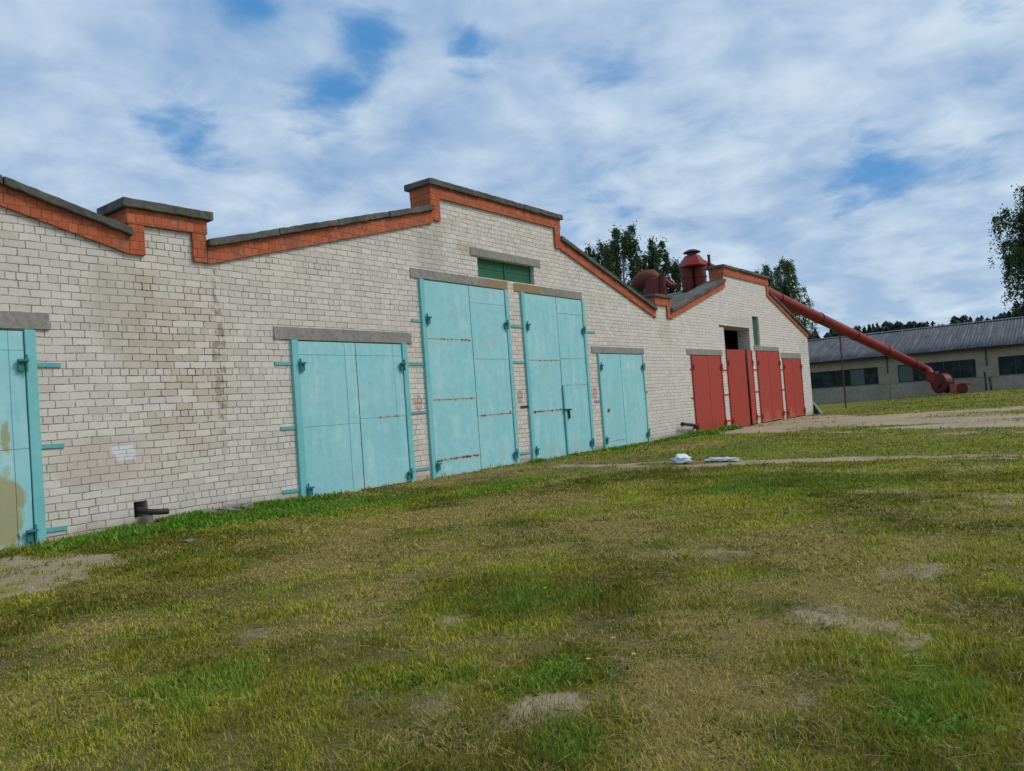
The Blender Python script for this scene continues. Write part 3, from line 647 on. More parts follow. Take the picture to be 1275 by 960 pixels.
def gate(x0, x1, z1, color, frame_mat, strap_mat, left, right, split=.5, straps_l=(), straps_r=(), label=None, frame=.12, z0=.03, lrot=0.0, rrot=0.0, hz=None, name='gate'):
    fm = M[frame_mat]; f = MB()
    f.box(x0,x0+frame,-.055,.06,.0,z1); f.box(x1-frame,x1,-.055,.06,.0,z1)
    f.box(x0+frame+.001,x1-frame-.001,.025,.07,z1-.05,z1-.001)
    G = f.build(name, fm, BW, bevel=.006)
    if label: G['label'] = label
    xa, xb = x0+frame+.012, x1-frame-.012; xm = xa+(xb-xa)*split
    left = dict(left); right = dict(right)
    leaf_mesh('leaf', G, xa, xm-.009, z0, z1-.02, M[color], origin=x0+frame, rot=lrot, **left); leaf_mesh('leaf', G, xm+.009, xb, z0+.015, z1-.02, M[color], origin=x1-frame, rot=rrot, **right)
    H = z1
    for zz in (hz or (H-.42, .22)):
        for s, xx in ((1, x0+frame), (-1, x1-frame)):
            h = MB(); h.box(min(xx-.02*s,xx+.11*s), max(xx-.02*s,xx+.11*s), -.115, -.058, zz, zz+.028)
            h.box(min(xx+.03*s,xx+.10*s), max(xx+.03*s,xx+.10*s), -.075, -.036, zz-.12, zz-.002)
            h.tube([(xx+.005*s,-.085,zz-.13),(xx+.005*s,-.085,zz+.09)], .017, 8)
            h.build('hinge', M['hinge' if 'teal' in frame_mat else frame_mat], G)
    for side, L in ((0, straps_l), (1, straps_r)):
        for zz, ln, mm in L:
            xx = x0 if side == 0 else x1; a, b_ = (xx-ln, xx) if side == 0 else (xx, xx+ln)
            sb = MB(); sb.slope(a, zz-.028+rnd.uniform(-.01,.01), b_, zz-.028, .056, -.018, -.003); sb.build('anchor_strap', M[mm], G)
    return G
T3 = lambda ln, m_='teal_strap': [(2.39,ln,m_),(1.28,ln,m_),(.19,ln,m_)]
gate(1.35,4.17,2.83,'teal','teal_dark','teal_strap',
     dict(hseams=[(.09,.2),(.5,.3)], peels=[(.5,.6,.4,.4,.8)]),
     dict(hseams=[(.09,.2),(.55,.55)], vseams=[.86], peels=[(.80,.50,.10,.30,.75),(.76,.82,.24,.50,1.05)], blobs=[(.9,.95,.12,.9)], dirt=.5),
     straps_r=[(2.37,.30,'teal_strap'),(1.29,.29,'teal_strap'),(.20,.27,'teal_strap')], frame=.13, label='teal gate with large ochre patches of peeled paint')
gate(8.18,10.96,2.81,'teal','teal_dark','teal_strap',
     dict(hseams=[(.085,.15),(.545,.30,0,.8)], vseams=[.80]), dict(hseams=[(.085,.15),(.52,.75,.35,.85)], vseams=[.80], blobs=[(.82,.40,.16,.62),(.85,.52,.12,.55)]),
     split=.52, straps_l=[(2.40,.34,'teal_strap'),(1.29,.30,'teal_strap'),(.22,.34,'teal_strap')], straps_r=[(2.40,.48,'teal_strap'),(1.41,.48,'blue_strap'),(.25,.48,'teal_strap')], frame=.13)
gate(11.46,14.45,4.18,'teal','teal_dark','teal_strap',
     dict(hseams=[(.297,.75),(.61,.80),(.916,.85)], blobs=[(.62,.16,.25,.6),(.35,.2,.2,.4)]),
     dict(hseams=[(.09,.25,.3,1),(.40,.55),(.71,.75)], blobs=[(.42,.05,.3,.62),(.55,.30,.25,.6),(.25,.30,.14,.62),(.95,.70,.05,1.1),(.6,.93,.3,.62)]),
     split=.53, straps_l=[(3.30,.28,'teal_strap')], straps_r=[(3.32,.54,'teal_strap'),(2.45,.54,'teal_strap'),(.26,.54,'teal_strap')], hz=(3.36,.30), frame=.12)
g4 = gate(14.99,17.88,4.17,'teal','teal_dark','teal_strap',
     dict(hseams=[(.40,.7,.1,.95),(.71,.85)], blobs=[(.5,.44,.4,.58),(.5,.97,.4,.65),(.7,.5,.3,.5)]),
     dict(hseams=[(.10,.1),(.39,.6,0,.8),(.56,.55)], blobs=[(.4,.97,.5,.6),(.5,.57,.08,.8)]),
     split=.53, straps_l=[(1.37,.30,'rusty')], straps_r=[(3.30,.5,'teal_strap')], hz=(3.36,.30), label='tall teal gate with a wicket door in its right leaf', frame=.12)
# the wicket door of that gate
wx0, wx1, wz1 = 16.60, 17.30, 1.83
leaf_mesh('wicket_door', g4, wx0, wx1, .06, wz1, M['teal'], hseams=[], blobs=[(.5,.98,.4,.75),(.9,.8,.05,.8)], yf=-.050, rustbot=.7)
MB().box(16.50,16.56,-.075,-.045,.05,1.86).build('door_stile', M['teal_dark'], g4)
lk = MB(); lk.box(16.46,16.78,-.105,-.06,1.20,1.235); lk.box(16.66,16.70,-.10,-.06,.98,1.20); lk.build('hasp', M['rusty'], g4)
gate(18.42,21.1,2.72,'teal','teal_dark','teal_strap',
     dict(hseams=[(.93,.6,.2,1)], blobs=[(.25,.60,.09,1.25),(.55,.78,.5,.55),(.4,.45,.5,.45)]), dict(hseams=[], blobs=[(.5,.9,.3,.3)]),
     split=.47, straps_l=[(1.37,.32,'blue_strap')], straps_r=[(1.55,.14,'rusty'),(.40,.16,'rusty')], frame=.06, hz=(2.36,.30))
gate(24.64,27.27,2.745,'gate_red','gate_red','gate_red', dict(hseams=[], rustbot=.3, dirt=.2), dict(hseams=[], rustbot=.4), split=.53, straps_l=[(2.25,.14,'gate_red'),(1.25,.2,'gate_red')], straps_r=[(2.2,.53,'gate_red'),(1.28,.53,'gate_red'),(.3,.53,'gate_red')], frame=.05, hz=(2.35,.30))
gate(27.83,30.52,3.0,'gate_red','gate_red','gate_red', dict(hseams=[], rustbot=.3, dirt=.2), dict(hseams=[], rustbot=.3, dirt=.2), split=.5, straps_r=[(2.2,.50,'gate_red'),(1.30,.50,'gate_red'),(.3,.50,'gate_red')], frame=.05, lrot=-math.radians(10.2), rrot=math.radians(12.8), hz=(2.5,.30), label='tall brick red gate with its left leaf ajar')
gate(31.05,33.86,3.0,'gate_red','gate_red','gate_red', dict(hseams=[], blobs=[(.75,.62,.06,1.3),(.7,.5,.05,1.3),(.9,.42,.05,1.2),(.5,1.0,.5,.7)], rustbot=.6), dict(hseams=[], blobs=[(.2,.40,.05,1.2),(.5,.95,.3,.7)], rustbot=.6), split=.5, straps_r=[(2.2,.44,'gate_red'),(1.30,.44,'gate_red'),(.3,.44,'gate_red')], frame=.05, hz=(2.5,.30))
gate(34.34,36.92,2.7,'gate_red','gate_red','gate_red', dict(hseams=[], blobs=[(.5,.95,.4,.7)], rustbot=.5), dict(hseams=[], rustbot=.3), split=.5, straps_r=[(1.4,.12,'gate_red')], frame=.05, hz=(2.35,.30))

# ------------------------------------------------------------------ pipes and oddments at the wall
dp = thing('drain_pipe', (5.45,-.1,0), 'dark rusty pipe elbow poking out of a square hole low in the white wall', 'pipe')
pb = MB(); pb.tube([(5.42,.32,.30),(5.43,.05,.29),(5.45,-.06,.27),(5.50,-.13,.25),(5.60,-.17,.235),(5.74,-.19,.225)], .043, 14, False)
pb.tube([(5.74,-.19,.225),(5.60,-.17,.235),(5.45,-.08,.262)], .034, 14, False); pb.build('outlet_pipe', M['rusty'], dp, smooth=True)
MB().tube([(5.47,-.10,-.1),(5.47,-.10,.20)], [.085,.075], 12).build('support_stub', M['stone'], dp, smooth=True)
dp2 = MB().tube([(24.5,.0,.25),(24.42,-.12,.27),(24.2,-.17,.33),(23.35,-.18,.43),(23.2,-.18,.43)], [.055,.055,.055,.05,.075], 12).build('exhaust_pipe', M['rusty'], None, off=(24.4,-.1,.25), smooth=True)
tag(dp2, 'black pipe stub lying along the white wall left of the first red gate', 'pipe')
def blob(name, c, r, material, label, cat, seed, flat=1.0, group=None, ns=3.0, amp=.5):
    import bmesh
    bm = bmesh.new(); bmesh.ops.create_icosphere(bm, subdivisions=3, radius=1.0)
    from mathutils import noise as mn
    for v in bm.verts:
        d = 1 + amp*(mn.noise(v.co*ns*.5+Vector((seed*3.1,0,0))) + .5*mn.noise(v.co*ns+Vector((0,seed*5.0,0))))
        v.co = Vector((v.co.x*d*r[0], v.co.y*d*r[1], max(v.co.z*d*r[2], -r[2]*.35)))
    me = bpy.data.meshes.new(name); bm.to_mesh(me); bm.free(); me.materials.append(material)
    if amp > .6: me.shade_smooth()
    o = bpy.data.objects.new(name, me); COL.objects.link(o); o.location = c; return tag(o, label, cat, group)
blob('plastic_bag', (14.22,-4.28,.05), (.14,.20,.11), M['plastic'], 'crumpled white plastic bag in a peaked heap, nearer the gates', 'plastic bag', 1, amp=.7, ns=5)
blob('plastic_sheet', (14.55,-4.98,.03), (.13,.33,.045), M['plastic'], 'low flat crumpled white plastic sheet on the sandy wheel track', 'plastic sheet', 2, amp=.7, ns=5)
for i, (x,y,s,lab) in enumerate(((6.62,-.36,.12,'largest pale stone in the rubble by the wall drain pipe'),(6.32,-.28,.08,'small dark stone in the rubble, nearest the drain pipe'),(6.95,-.30,.09,'mid sized grey stone at the far end of the wall rubble'),(5.0,-2.05,.045,'flat grey stone at the edge of the sandy patch'))):
    blob('rubble_stone', (x,y,height(np.array([x]),np.array([y]))[0]+s*.25), (s*1.5,s,s*.6), M['stone'], lab, 'stone', 5+i, amp=.45, group='stones near the wall')
# plank and board leaning at the far corner
pk = MB(); pk.add([(38.46,-.02,.60),(38.46,.10,.62),(38.46,-.42,-.03),(38.46,-.30,-.03),(38.52,-.02,.60),(38.52,.10,.62),(38.52,-.42,-.03),(38.52,-.30,-.03)], [(0,1,3,2),(5,4,6,7),(0,4,5,1),(2,3,7,6),(0,2,6,4),(1,5,7,3)])
tag(pk.build('leaning_plank', M['plank'], None, off=(38.49,-.35,0)), 'pale bleached plank leaning against the far corner of the brick wall', 'plank')
bd = MB(); bd.add([(38.42,.02,.56),(38.42,.42,.58),(38.42,-.30,-.03),(38.42,.40,-.03),(38.45,.02,.56),(38.45,.42,.58),(38.45,-.30,-.03),(38.45,.40,-.03)], [(0,1,3,2),(5,4,6,7),(0,4,5,1),(2,3,7,6),(0,2,6,4),(1,5,7,3)])
tag(bd.build('leaning_board', M['board'], None, off=(38.43,.1,0)), 'dark board propped behind the pale plank at the wall corner', 'board')
# dandelions
for (x,y,lab) in ((3.55,-8.85,'yellow dandelion flower, topmost of the close set of three in the grass'),(3.2,-8.91,'yellow dandelion flower, leftmost of the close set of three'),(3.37,-9.07,'yellow dandelion flower, rightmost of the close set of three'),(4.33,-7.86,'yellow dandelion flower standing alone further from the camera')):
    z = float(height(np.array([x]),np.array([y]))[0]); t = thing('dandelion', (x,y,z), lab, 'flower', 'dandelions in the grass')
    MB().tube([(x,y,z-.01),(x+.004,y,z+.04),(x+.002,y+.004,z+.075)], .0018, 6).build('stem', M['stem'], t)
    p = MB()
    for k in range(16):
        a = 2*PI*k/16+.1; r = .012; c, s = math.cos(a), math.sin(a); pz = z+.076
        p.add([(x+.003*c-.003*s,y+.003*s+.003*c,pz),(x+.003*c+.003*s,y+.003*s-.003*c,pz),(x+r*c+.003*s,y+r*s-.003*c,pz+.006),(x+r*c-.003*s,y+r*s+.003*c,pz+.006)], [(0,1,2,3)])
        r = .007; p.add([(x+.001*c-.002*s,y+.001*s+.002*c,pz+.004),(x+.001*c+.002*s,y+.001*s-.002*c,pz+.004),(x+r*c,y+r*s,pz+.012)], [(0,1,2)])
    p.build('flower_head', M['petal'], t)

# ------------------------------------------------------------------ cyclones on the roof and the blower with its duct
def local(o, ang, pts): 
    c, s = math.cos(ang), math.sin(ang); return [(o[0]+x*c-y*s, o[1]+x*s+y*c, z) for x,y,z in pts]
def place(mb, o, ang): mb.v = local(o, ang, mb.v); return mb
CB = (30.55, 2.2); AB = math.atan2(-.90,.42)
t = thing('dust_cyclone', (CB[0],CB[1],5.2), 'tall twin red dust cyclone with flared hood and dark cap above the roof', 'dust cyclone')
b = MB()
for s in (-1,1): b.lathe((s*.26,-.05,0), [(.16,4.9),(.24,5.5),(.262,6.2),(.262,6.82)], 22)
place(b, CB, AB).build('cyclone_body', M['cyclone'], t, smooth=True)
b = MB(); b.box(-.09,.09,-.02,.24,5.2,6.80); place(b, CB, AB).build('inlet_box', M['duct_dark'], t)
b = MB(); b.lathe((0,-.05,0), [(.60,6.76),(.62,6.82),(.34,7.23),(.31,7.27)], 6); place(b, CB, AB).build('hood', M['duct_red'], t, bevel=.012)
b = MB(); b.lathe((0,-.05,0), [(.20,7.25),(.20,7.40)], 16); place(b, CB, AB).build('cap_neck', M['dark_metal'], t, smooth=True)
b = MB(); b.lathe((0,-.05,0), [(.36,7.38),(.37,7.41),(.18,7.51),(.03,7.54)], 20); place(b, CB, AB).build('rain_cap', M['dark_metal'], t, smooth=True)
b = MB(); b.tube([(.69,.10,5.2),(.69,.10,7.20)], .058, 12); b.tube([(.69,.10,7.20),(.69,.10,7.25)], .07, 12); place(b, CB, AB).build('vent_pipe', M['duct_dark'], t, smooth=True)
CA = (28.15, 3.0)
for zz in (5.75,6.3):
    b = MB()
    for sg in (-1,1): b.lathe((sg*.26,-.05,0), [(.285,zz),(.29,zz+.01),(.29,zz+.04),(.285,zz+.05)], 22)
    place(b, CB, AB).build('flange', M['duct_dark'], t)
t = thing('low_dust_cyclone', (CA[0],CA[1],5.0), 'low red cyclone with fat curved elbow duct in the roof valley', 'dust cyclone')
b = MB(); b.lathe((.10,0,0), [(.26,4.6),(.42,5.3),(.45,6.0),(.42,6.14),(.25,6.24)], 22); place(b, CA, AB).build('cyclone_body', M['cyclone'], t, smooth=True)
b = MB(); b.tube([(-.66,0,5.98),(-.56,-.02,6.06),(-.38,-.04,6.16),(-.15,-.04,6.23),(.08,-.03,6.22),(.24,0,6.14)], [.20,.28,.33,.35,.33,.24], 16); place(b, CA, AB).build('elbow_duct', M['cyclone'], t, smooth=True)
b = MB(); b.lathe((.42,-.10,0), [(.2,5.0),(.2,6.22)], 16); place(b, CA, AB).build('side_drum', M['cyclone'], t, smooth=True)
b = MB(); b.tube([(.42,-.1,6.16),(.57,-.08,5.98),(.72,-.06,5.85),(.85,-.05,5.80),(1.02,-.05,5.80)], [.14,.15,.14,.12,.11], 12); place(b, CA, AB).build('outlet_duct', M['cyclone'], t, smooth=True)
b = MB(); b.box(.34,.47,-.42,-.28,5.2,6.30); place(b, CA, AB).build('bracket', M['duct_dark'], t)

B0 = Vector((57,-2.95,.16))
t = thing('grain_blower', B0, 'red snail shaped grain blower with a long duct climbing to the roof', 'grain blower')
T0 = Vector((31.6,2.35,7.22)); E0 = Vector((57,-1.72,2.20))
d = (E0-T0); q = d.normalized()
pts = [T0 + d*(.14+.86*k/20) for k in range(21)] + [E0+q*.45, E0+q*.72+Vector((0,-.06,-.06)), Vector((57.5,-2.14,1.84)), Vector((57.45,-2.30,1.55)), Vector((57.35,-2.36,1.15))]
du = MB().tube(pts, .285, 20).build('duct', M['duct_red'], t, smooth=True)
MB().tube([T0-q*.3, T0+d*.128, T0+d*.139], [.12,.12,.26], 14).build('reducer', M['duct_red'], du, smooth=True)
for k in (3,7,11,15,19):
    c = T0 + d*(.14+.86*k/20); MB().tube([c-q*.035, c+q*.035], .318, 20).build('flange', M['duct_dark'], du)
def turn(mb, o, ang):
    c, s = math.cos(ang), math.sin(ang); mb.v = [(o[0]+(x-o[0])*c-(y-o[1])*s, o[1]+(x-o[0])*s+(y-o[1])*c, z) for x,y,z in mb.v]; return mb
BC = (57.2,-2.98,.95); TA = math.radians(-38)
b = MB(); b.lathe(BC, [(.50,-.36),(.62,-.34),(.68,-.30),(.63,-.26),(.63,.26),(.68,.30),(.62,.34),(.4,.36)], 32, 'x'); turn(b, BC, TA).build('fan_housing', M['duct_dark'], t, smooth=True)
b = MB(); b.box(BC[0]-.24,BC[0]+.24,BC[1]+.25,BC[1]+.74,.98,1.75); turn(b, BC, TA*.4).build('scroll_outlet', M['duct_red'], t, bevel=.05)
b = MB(); b.lathe(BC, [(.26,-.52),(.30,-.36)], 20, 'x'); turn(b, BC, TA).build('inlet_collar', M['duct_dark'], t, smooth=True)
b = MB(); b.box(56.75,57.3,-4.0,-3.42,.26,.86); b.build('drive_box', M['pink_metal'], t, bevel=.03)
b = MB(); b.tube([(56.7,-3.3,1.08),(56.7,-4.35,.80)], .03, 8); b.build('brace', M['pink_metal'], t)
b = MB(); b.lathe((56.95,-4.12,.50), [(.22,-.28),(.30,-.26),(.30,.26),(.22,.28)], 22, 'x'); b.build('wheel', M['duct_dark'], t, smooth=True)
b = MB(); b.slope(56.6,0,57.3,0,.10,-4.66,-4.05); b.v = [(x,y,z+.72+.14*(y+4.66)) for x,y,z in b.v]; b.build('feed_flap', M['duct_red'], t, bevel=.01)
b = MB(); b.box(56.62,56.70,-3.5,-2.3,.06,.16); b.box(57.3,57.38,-3.5,-2.3,.06,.16); b.box(56.70,57.3,-2.6,-2.5,.07,.14); b.box(56.70,57.3,-3.3,-3.2,.07,.14); b.build('skid_frame', M['skid'], t)
# prop under the duct
pp = d*.0 + T0 + d*.535; pole = MB().tube([(pp.x,pp.y,-.2),(pp.x,pp.y,pp.z-.27)], .042, 10); pole.box(pp.x-.22,pp.x+.22,pp.y-.04,pp.y+.04,pp.z-.33,pp.z-.26)
tag(pole.build('duct_support_pole', M['brown_pole'], None, off=(pp.x,pp.y,0)), 'thin brown steel pole propping up the long red duct', 'pole')
for (yy,zt,ln,lab) in ((-5.22,1.50,.02,'taller dark steel post standing by the far grey building'),(-5.46,1.15,.10,'shorter slightly tilted dark post by the far grey building')):
    tag(MB().tube([(59.0,yy-ln,-.1),(59.0,yy,zt)], .055, 8).build('steel_post', M['post'], None, off=(59.0,yy,0)), lab, 'post', 'dark posts by the far building')

# ------------------------------------------------------------------ far building
FB = thing('far_shed', (60,-15,0), 'long low grey shed with corrugated roof and ribbon windows across the yard', 'building')
Y0, Y1, FX = -48.0, 9.5, 60.0
bays = [(-4.65+6.09*k, .15+6.09*k) for k in range(-7,2)]
zs0, zs1, ze = 1.18, 2.42, 3.30
seg = [Y0] + [v for bb in bays for v in bb] + [Y1]
w = MB()
w.box(FX,FX+.25,Y0,Y1,zs1,ze)
for a, b_ in zip(seg[0::2], seg[1::2]): w.box(FX,FX+.25,a,b_,zs0,zs1-.002)
w.box(FX+11.75,FX+12,Y0,Y1,-.3,ze); w.box(FX+.252,FX+11.748,Y0,Y0+.25,-.3,ze); w.box(FX+.252,FX+11.748,Y1-.25,Y1,-.3,ze)
w.build('wall', M['far_panel'], FB)
pl = MB(); yy = Y0
while yy < Y1-.1:
    e = min(yy+3.045, Y1); pl.box(FX-.06,FX+.2,yy+.012,e-.012,-.4,zs0-.03); yy = e
pl.build('plinth', M['far_plinth'], FB)
sl = MB(); sl.box(FX-.09,FX+.1,Y0,Y1,zs0-.028,zs0-.002); sl.build('sill_band', M['far_plinth'], FB)
for y_ in [a for a in seg[1::2]]:
    MB().tube([(FX-.05,y_-.65,1.9),(FX-.05,y_-.65,3.2)], .035, 8).build('downpipe', M['rusty'], FB)
for i, (a, b_) in enumerate(bays):
    fr = MB(); n_ = 5
    fr.box(FX+.08,FX+.14,a,b_,zs0,zs0+.06); fr.box(FX+.08,FX+.14,a,b_,zs1-.07,zs1-.003)
    for k in range(n_+1):
        y_ = a+(b_-a)*k/n_; y_ = min(max(y_, a+.03), b_-.03); fr.box(FX+.078,FX+.142,y_-.028,y_+.028,zs0+.062,zs1-.072)
    F = fr.build('window', M['window_frame'], FB)
    for k in range(n_):
        ya, yb = a+(b_-a)*k/n_+.03, a+(b_-a)*(k+1)/n_-.03; r = rnd.random()
        MB().box(FX+.10,FX+.112,ya,yb,zs0+.063,zs1-.073).build('pane', M['far_glass'] if r < .74 else M['curtain'] if r < .97 else M['green'], F)
# roof: corrugated sheets, real waves
def far_roof():
    yv = np.arange(Y0-.4, Y1+.4, .033); rows = [(FX-.55,3.16),(FX+1.5,3.78),(FX+3.6,4.45),(FX+6.0,5.22)]; wv = .028*np.sin(2*PI*yv/.20)
    V = []; 
    jit = _perm[:64,:8]
    for i, (x_, z_) in enumerate(rows): V.append(np.stack([np.full_like(yv, x_), yv, z_+wv+.012*np.sin(yv*.9+i)], 1))
    for i, (x_, z_) in enumerate(rows[:-1][::-1]): V.append(np.stack([np.full_like(yv, 2*(FX+6)-x_), yv, z_+wv], 1))
    n_ = len(yv); V = np.concatenate(V); m_ = len(V)//n_; id_ = np.arange(m_*n_).reshape(m_,n_)
    F = np.stack([id_[:-1,:-1],id_[1:,:-1],id_[1:,1:],id_[:-1,1:]],-1).reshape(-1,4)
    o = fast_mesh('roof', V, F, M['far_roof'], FB, None, True, np.array(FB.location)); s = o.modifiers.new('solid','SOLIDIFY'); s.thickness = .02; s.offset = -1
    rc = MB(); rc.slope(FX+5.72,5.17,FX+6.0,5.26,.03,Y0-.4,Y1+.4); rc.slope(FX+6.0,5.26,FX+6.28,5.17,.03,Y0-.4,Y1+.4); rc.build('ridge_cap', M['far_roof'], o)
far_roof()
MB().box(FX-.42,FX-.005,Y0-.3,Y1+.3,3.00,3.09).build('eaves_board', M['dark_metal'], FB)
gb = MB()
for y_ in (Y0+.02, Y1-.22): gb.add([(FX+.2,y_,3.3),(FX+11.8,y_,3.3),(FX+6,y_,5.1),(FX+.2,y_+.2,3.3),(FX+11.8,y_+.2,3.3),(FX+6,y_+.2,5.1)], [(0,1,2),(5,4,3),(0,3,4,1),(1,4,5,2),(2,5,3,0)])
gb.build('gable_wall', M['far_panel'], FB)

# ------------------------------------------------------------------ trees
def leaf_quads(P, size, hang, seed, tone):
    g = np.random.default_rng(seed); n = len(P)
    a = g.random(n)*2*PI; el = (g.random(n)-.5)*1.6
    u = np.stack([np.cos(a)*np.cos(el)*.7, np.sin(a)*np.cos(el)*.7, -hang + np.sin(el)*.6], 1); u /= np.linalg.norm(u,axis=1)[:,None]
    r = g.normal(size=(n,3)); v = np.cross(u, r); v /= np.linalg.norm(v,axis=1)[:,None]
    s = (size*(.6+.8*g.random(n)))[:,None]
    Q = np.stack([P, P+u*s*.5+v*s*.34, P+u*s, P+u*s*.5-v*s*.34], 1)
    return Q.reshape(-1,3), np.arange(4*n).reshape(n,4), np.repeat(np.clip(tone,0,1),4)
def birch(base, H, width, seed, label, weep=1.2, n_limb=34, crown0=.28, leaf=.15, dens=1.0, top_w=.25, lean=(0,0), name='birch_tree'):
    g = np.random.default_rng(seed); bx, by = base
    t = thing(name, (bx,by,0), label, 'tree', 'birches around the yard')
    zt = np.linspace(0,1,9); sp = np.stack([bx+lean[0]*zt**1.5+.25*np.sin(zt*5+seed)*zt, by+lean[1]*zt**1.5+.25*np.cos(zt*4+seed)*zt, zt*H*.97-.1], 1)
    tr = MB(); tr.tube(sp, list(np.linspace(H*.016,.02,9)), 9)
    P, tone = [], []
    for k in range(n_limb):
        f = crown0 + (1-crown0)*((k+.5)/n_limb)**.85; c = np.array([np.interp(f, zt, sp[:,i]) for i in range(3)])
        a = k*2.4+g.random()*.9; prof = np.interp((f-crown0)/(1-crown0), [0,.25,.6,.85,1], [.75,1,.85,.5,top_w]); L = width*.5*prof*(.55+.6*g.random())
        up = (.45+.6*g.random())*L*(1+.8*f); n = 8; s = np.linspace(0,1,n)
        lim = np.stack([c[0]+np.cos(a)*L*s, c[1]+np.sin(a)*L*s, c[2]+up*(s*1.25-.55*s**2.4)], 1)
        tr.tube(lim, list(np.linspace(.012+.03*(1-f),.006,n)), 5, False)
        lt = g.random()
        ntw = int(5+6.5*L/1.5*dens)
        for q in range(ntw):
            s0 = .25+.8*g.random()**.7; s0 = min(s0,1); p0 = np.array([np.interp(s0,s,lim[:,i]) for i in range(3)]); ln = weep*(.3+1.1*g.random())*(.45+.7*s0)
            aa = a+(g.random()-.5)*2.4; o_ = .12+.25*g.random(); m = int(34*ln*dens)+8
            h = g.random(m); pts = np.stack([p0[0]+np.cos(aa)*o_*np.sqrt(h)*ln*.6, p0[1]+np.sin(aa)*o_*np.sqrt(h)*ln*.6, p0[2]+.22*ln*np.sin(np.minimum(h*4,PI))*.5-ln*h], 1)
            pts += g.normal(0,.05+.022*ln,(m,3)); P.append(pts); tone.append(np.full(m,.25+.5*lt)+g.normal(0,.16,m))
        # tuft at the limb's tip
        m = int(22*dens); P.append(lim[-1]+g.normal(0,.17,(m,3))*np.array([1,1,1.3])); tone.append(np.full(m,.3+.5*lt)+g.normal(0,.15,m))
    m = int(60*dens); P.append(sp[-1]+np.array([0,0,-.35])+g.normal(0,1,(m,3))*np.array([.16,.16,.4])); tone.append(np.full(m,.5))
    P = np.concatenate(P); tone = np.concatenate(tone)
    tr.build('trunk', M['bark'], t)
    V, F, T = leaf_quads(P, leaf, .8, seed+1, tone)
    fast_mesh('crown', V, F, M['birch_leaf'], t, {'tone': ('FLOAT', T)}, False, np.array([bx,by,0]))
    return len(P)
nl = 0
nl += birch((53.6,21.0), 14.6, 2.4, 3, 'slim birch top just above the sloping coping, leftmost of the row behind', .9, 26, .3, .15, 1.0, .15)
nl += birch((53.3,17.8), 15.1, 4.4, 4, 'broad dark birch behind the roof, tallest of the row', 1.3, 46, .3, .16, .95, .35)
nl += birch((54.6,19.9), 14.3, 3.4, 8, 'dark birch between the slim top and the tallest birch', 1.2, 36, .3, .16, .95, .35)
nl += birch((55.0,15.9), 13.9, 3.6, 5, 'brighter green birch rising behind the low roof cyclone', 1.2, 38, .3, .16, .95, .4)
nl += birch((56.2,14.6), 12.2, 2.6, 6, 'small dark birch just left of the tall twin cyclone', 1.1, 28, .3, .15, 1.0, .35)
nl += birch((84.9,16.0), 14.7, 6.8, 9, 'weeping birch with hanging strands behind the far gable top', 3.2, 40, .3, .17, .72, 1.0)
nl += birch((90.9,-8.7), 19.3, 10.5, 10, 'big loose weeping birch beyond the far shed at the right edge', 3.4, 54, .22, .20, .66, .45)
print('leaves', nl)

def forest():
    V, F, T = [], [], []; b = 0; g = np.random.default_rng(5)
    for k in range(620):
        d0 = 176+g.random()*50; a = math.radians(-26+g.random()*62)      # bearing from the camera
        ang = math.atan2(.24,.97)*0 + a; x, y = d0*math.cos(ang), -11+d0*math.sin(ang)
        if y > 110: continue
        H = (10.9+2.0*g.random()+1.5*fbm(np.array([a*30]),np.array([1.0]),.4,3,70)[0])*d0/185; pine = g.random() < .45; w_ = (1.5 if pine else 2.0)*(.8+.5*g.random()); n = 150
        h = g.random(n)**(.55 if pine else .8) if pine else g.random(n)
        if pine: h = .55+.45*h; rr = w_*np.sqrt(np.maximum(1-((h-.78)/.24)**2, .02))*(.4+.6*g.random(n))
        else: rr = w_*(1-h)**.8*(.35+.65*g.random(n))+.05
        th = g.random(n)*2*PI; P = np.stack([x+rr*np.cos(th), y+rr*np.sin(th), H*h], 1)
        o = np.stack([np.cos(th),np.sin(th),np.full(n,-.25)],1); s = (.55+.5*g.random(n))[:,None]*(1 if pine else 1.0); e = np.cross(o,[0,0,1.0])
        Q = np.stack([P-e*s*.5, P+o*s*.9, P+e*s*.5, P-o*s*.3+np.array([0,0,.6])*s], 1); V.append(Q.reshape(-1,3)); F.append(np.arange(4*n).reshape(n,4)+b); b += 4*n
        T.append(np.repeat(np.clip(g.normal(.4+.3*(k%3-1)*.6,.2,n),0,1),4))
        ct = np.array([[x-.12,y,0],[x+.12,y,0],[x+.04,y,H],[x-.04,y,H],[x,y-.12,0],[x,y+.12,0],[x,y+.04,H],[x,y-.04,H]]); V.append(ct); F.append(np.array([[0,1,2,3],[4,5,6,7]])+b); b += 8; T.append(np.zeros(8))
    # low edge thicket
    n = 16000; a = np.radians(-28+g.random(n)*64); d0 = 172+g.random(n)*50; P = np.stack([d0*np.cos(a), -11+d0*np.sin(a), g.random(n)*(10.4+1.4*g.random(n))], 1)
    o = g.normal(size=(n,3)); o /= np.linalg.norm(o,axis=1)[:,None]; e = np.cross(o, g.normal(size=(n,3))); e /= np.linalg.norm(e,axis=1)[:,None]; s = (1.2+1.2*g.random(n))[:,None]
    Q = np.stack([P-e*s*.5,P+o*s*.6,P+e*s*.5,P-o*s*.6],1); V.append(Q.reshape(-1,3)); F.append(np.arange(4*n).reshape(n,4)+b); T.append(np.repeat(g.random(n)*.6,4))
    fo = fast_mesh('forest', np.concatenate(V), np.concatenate(F), M['conifer'], None, {'tone': ('FLOAT', np.concatenate(T))})
    tag(fo, 'far dark line of conifer forest behind the long shed', 'forest', kind='stuff')
forest()

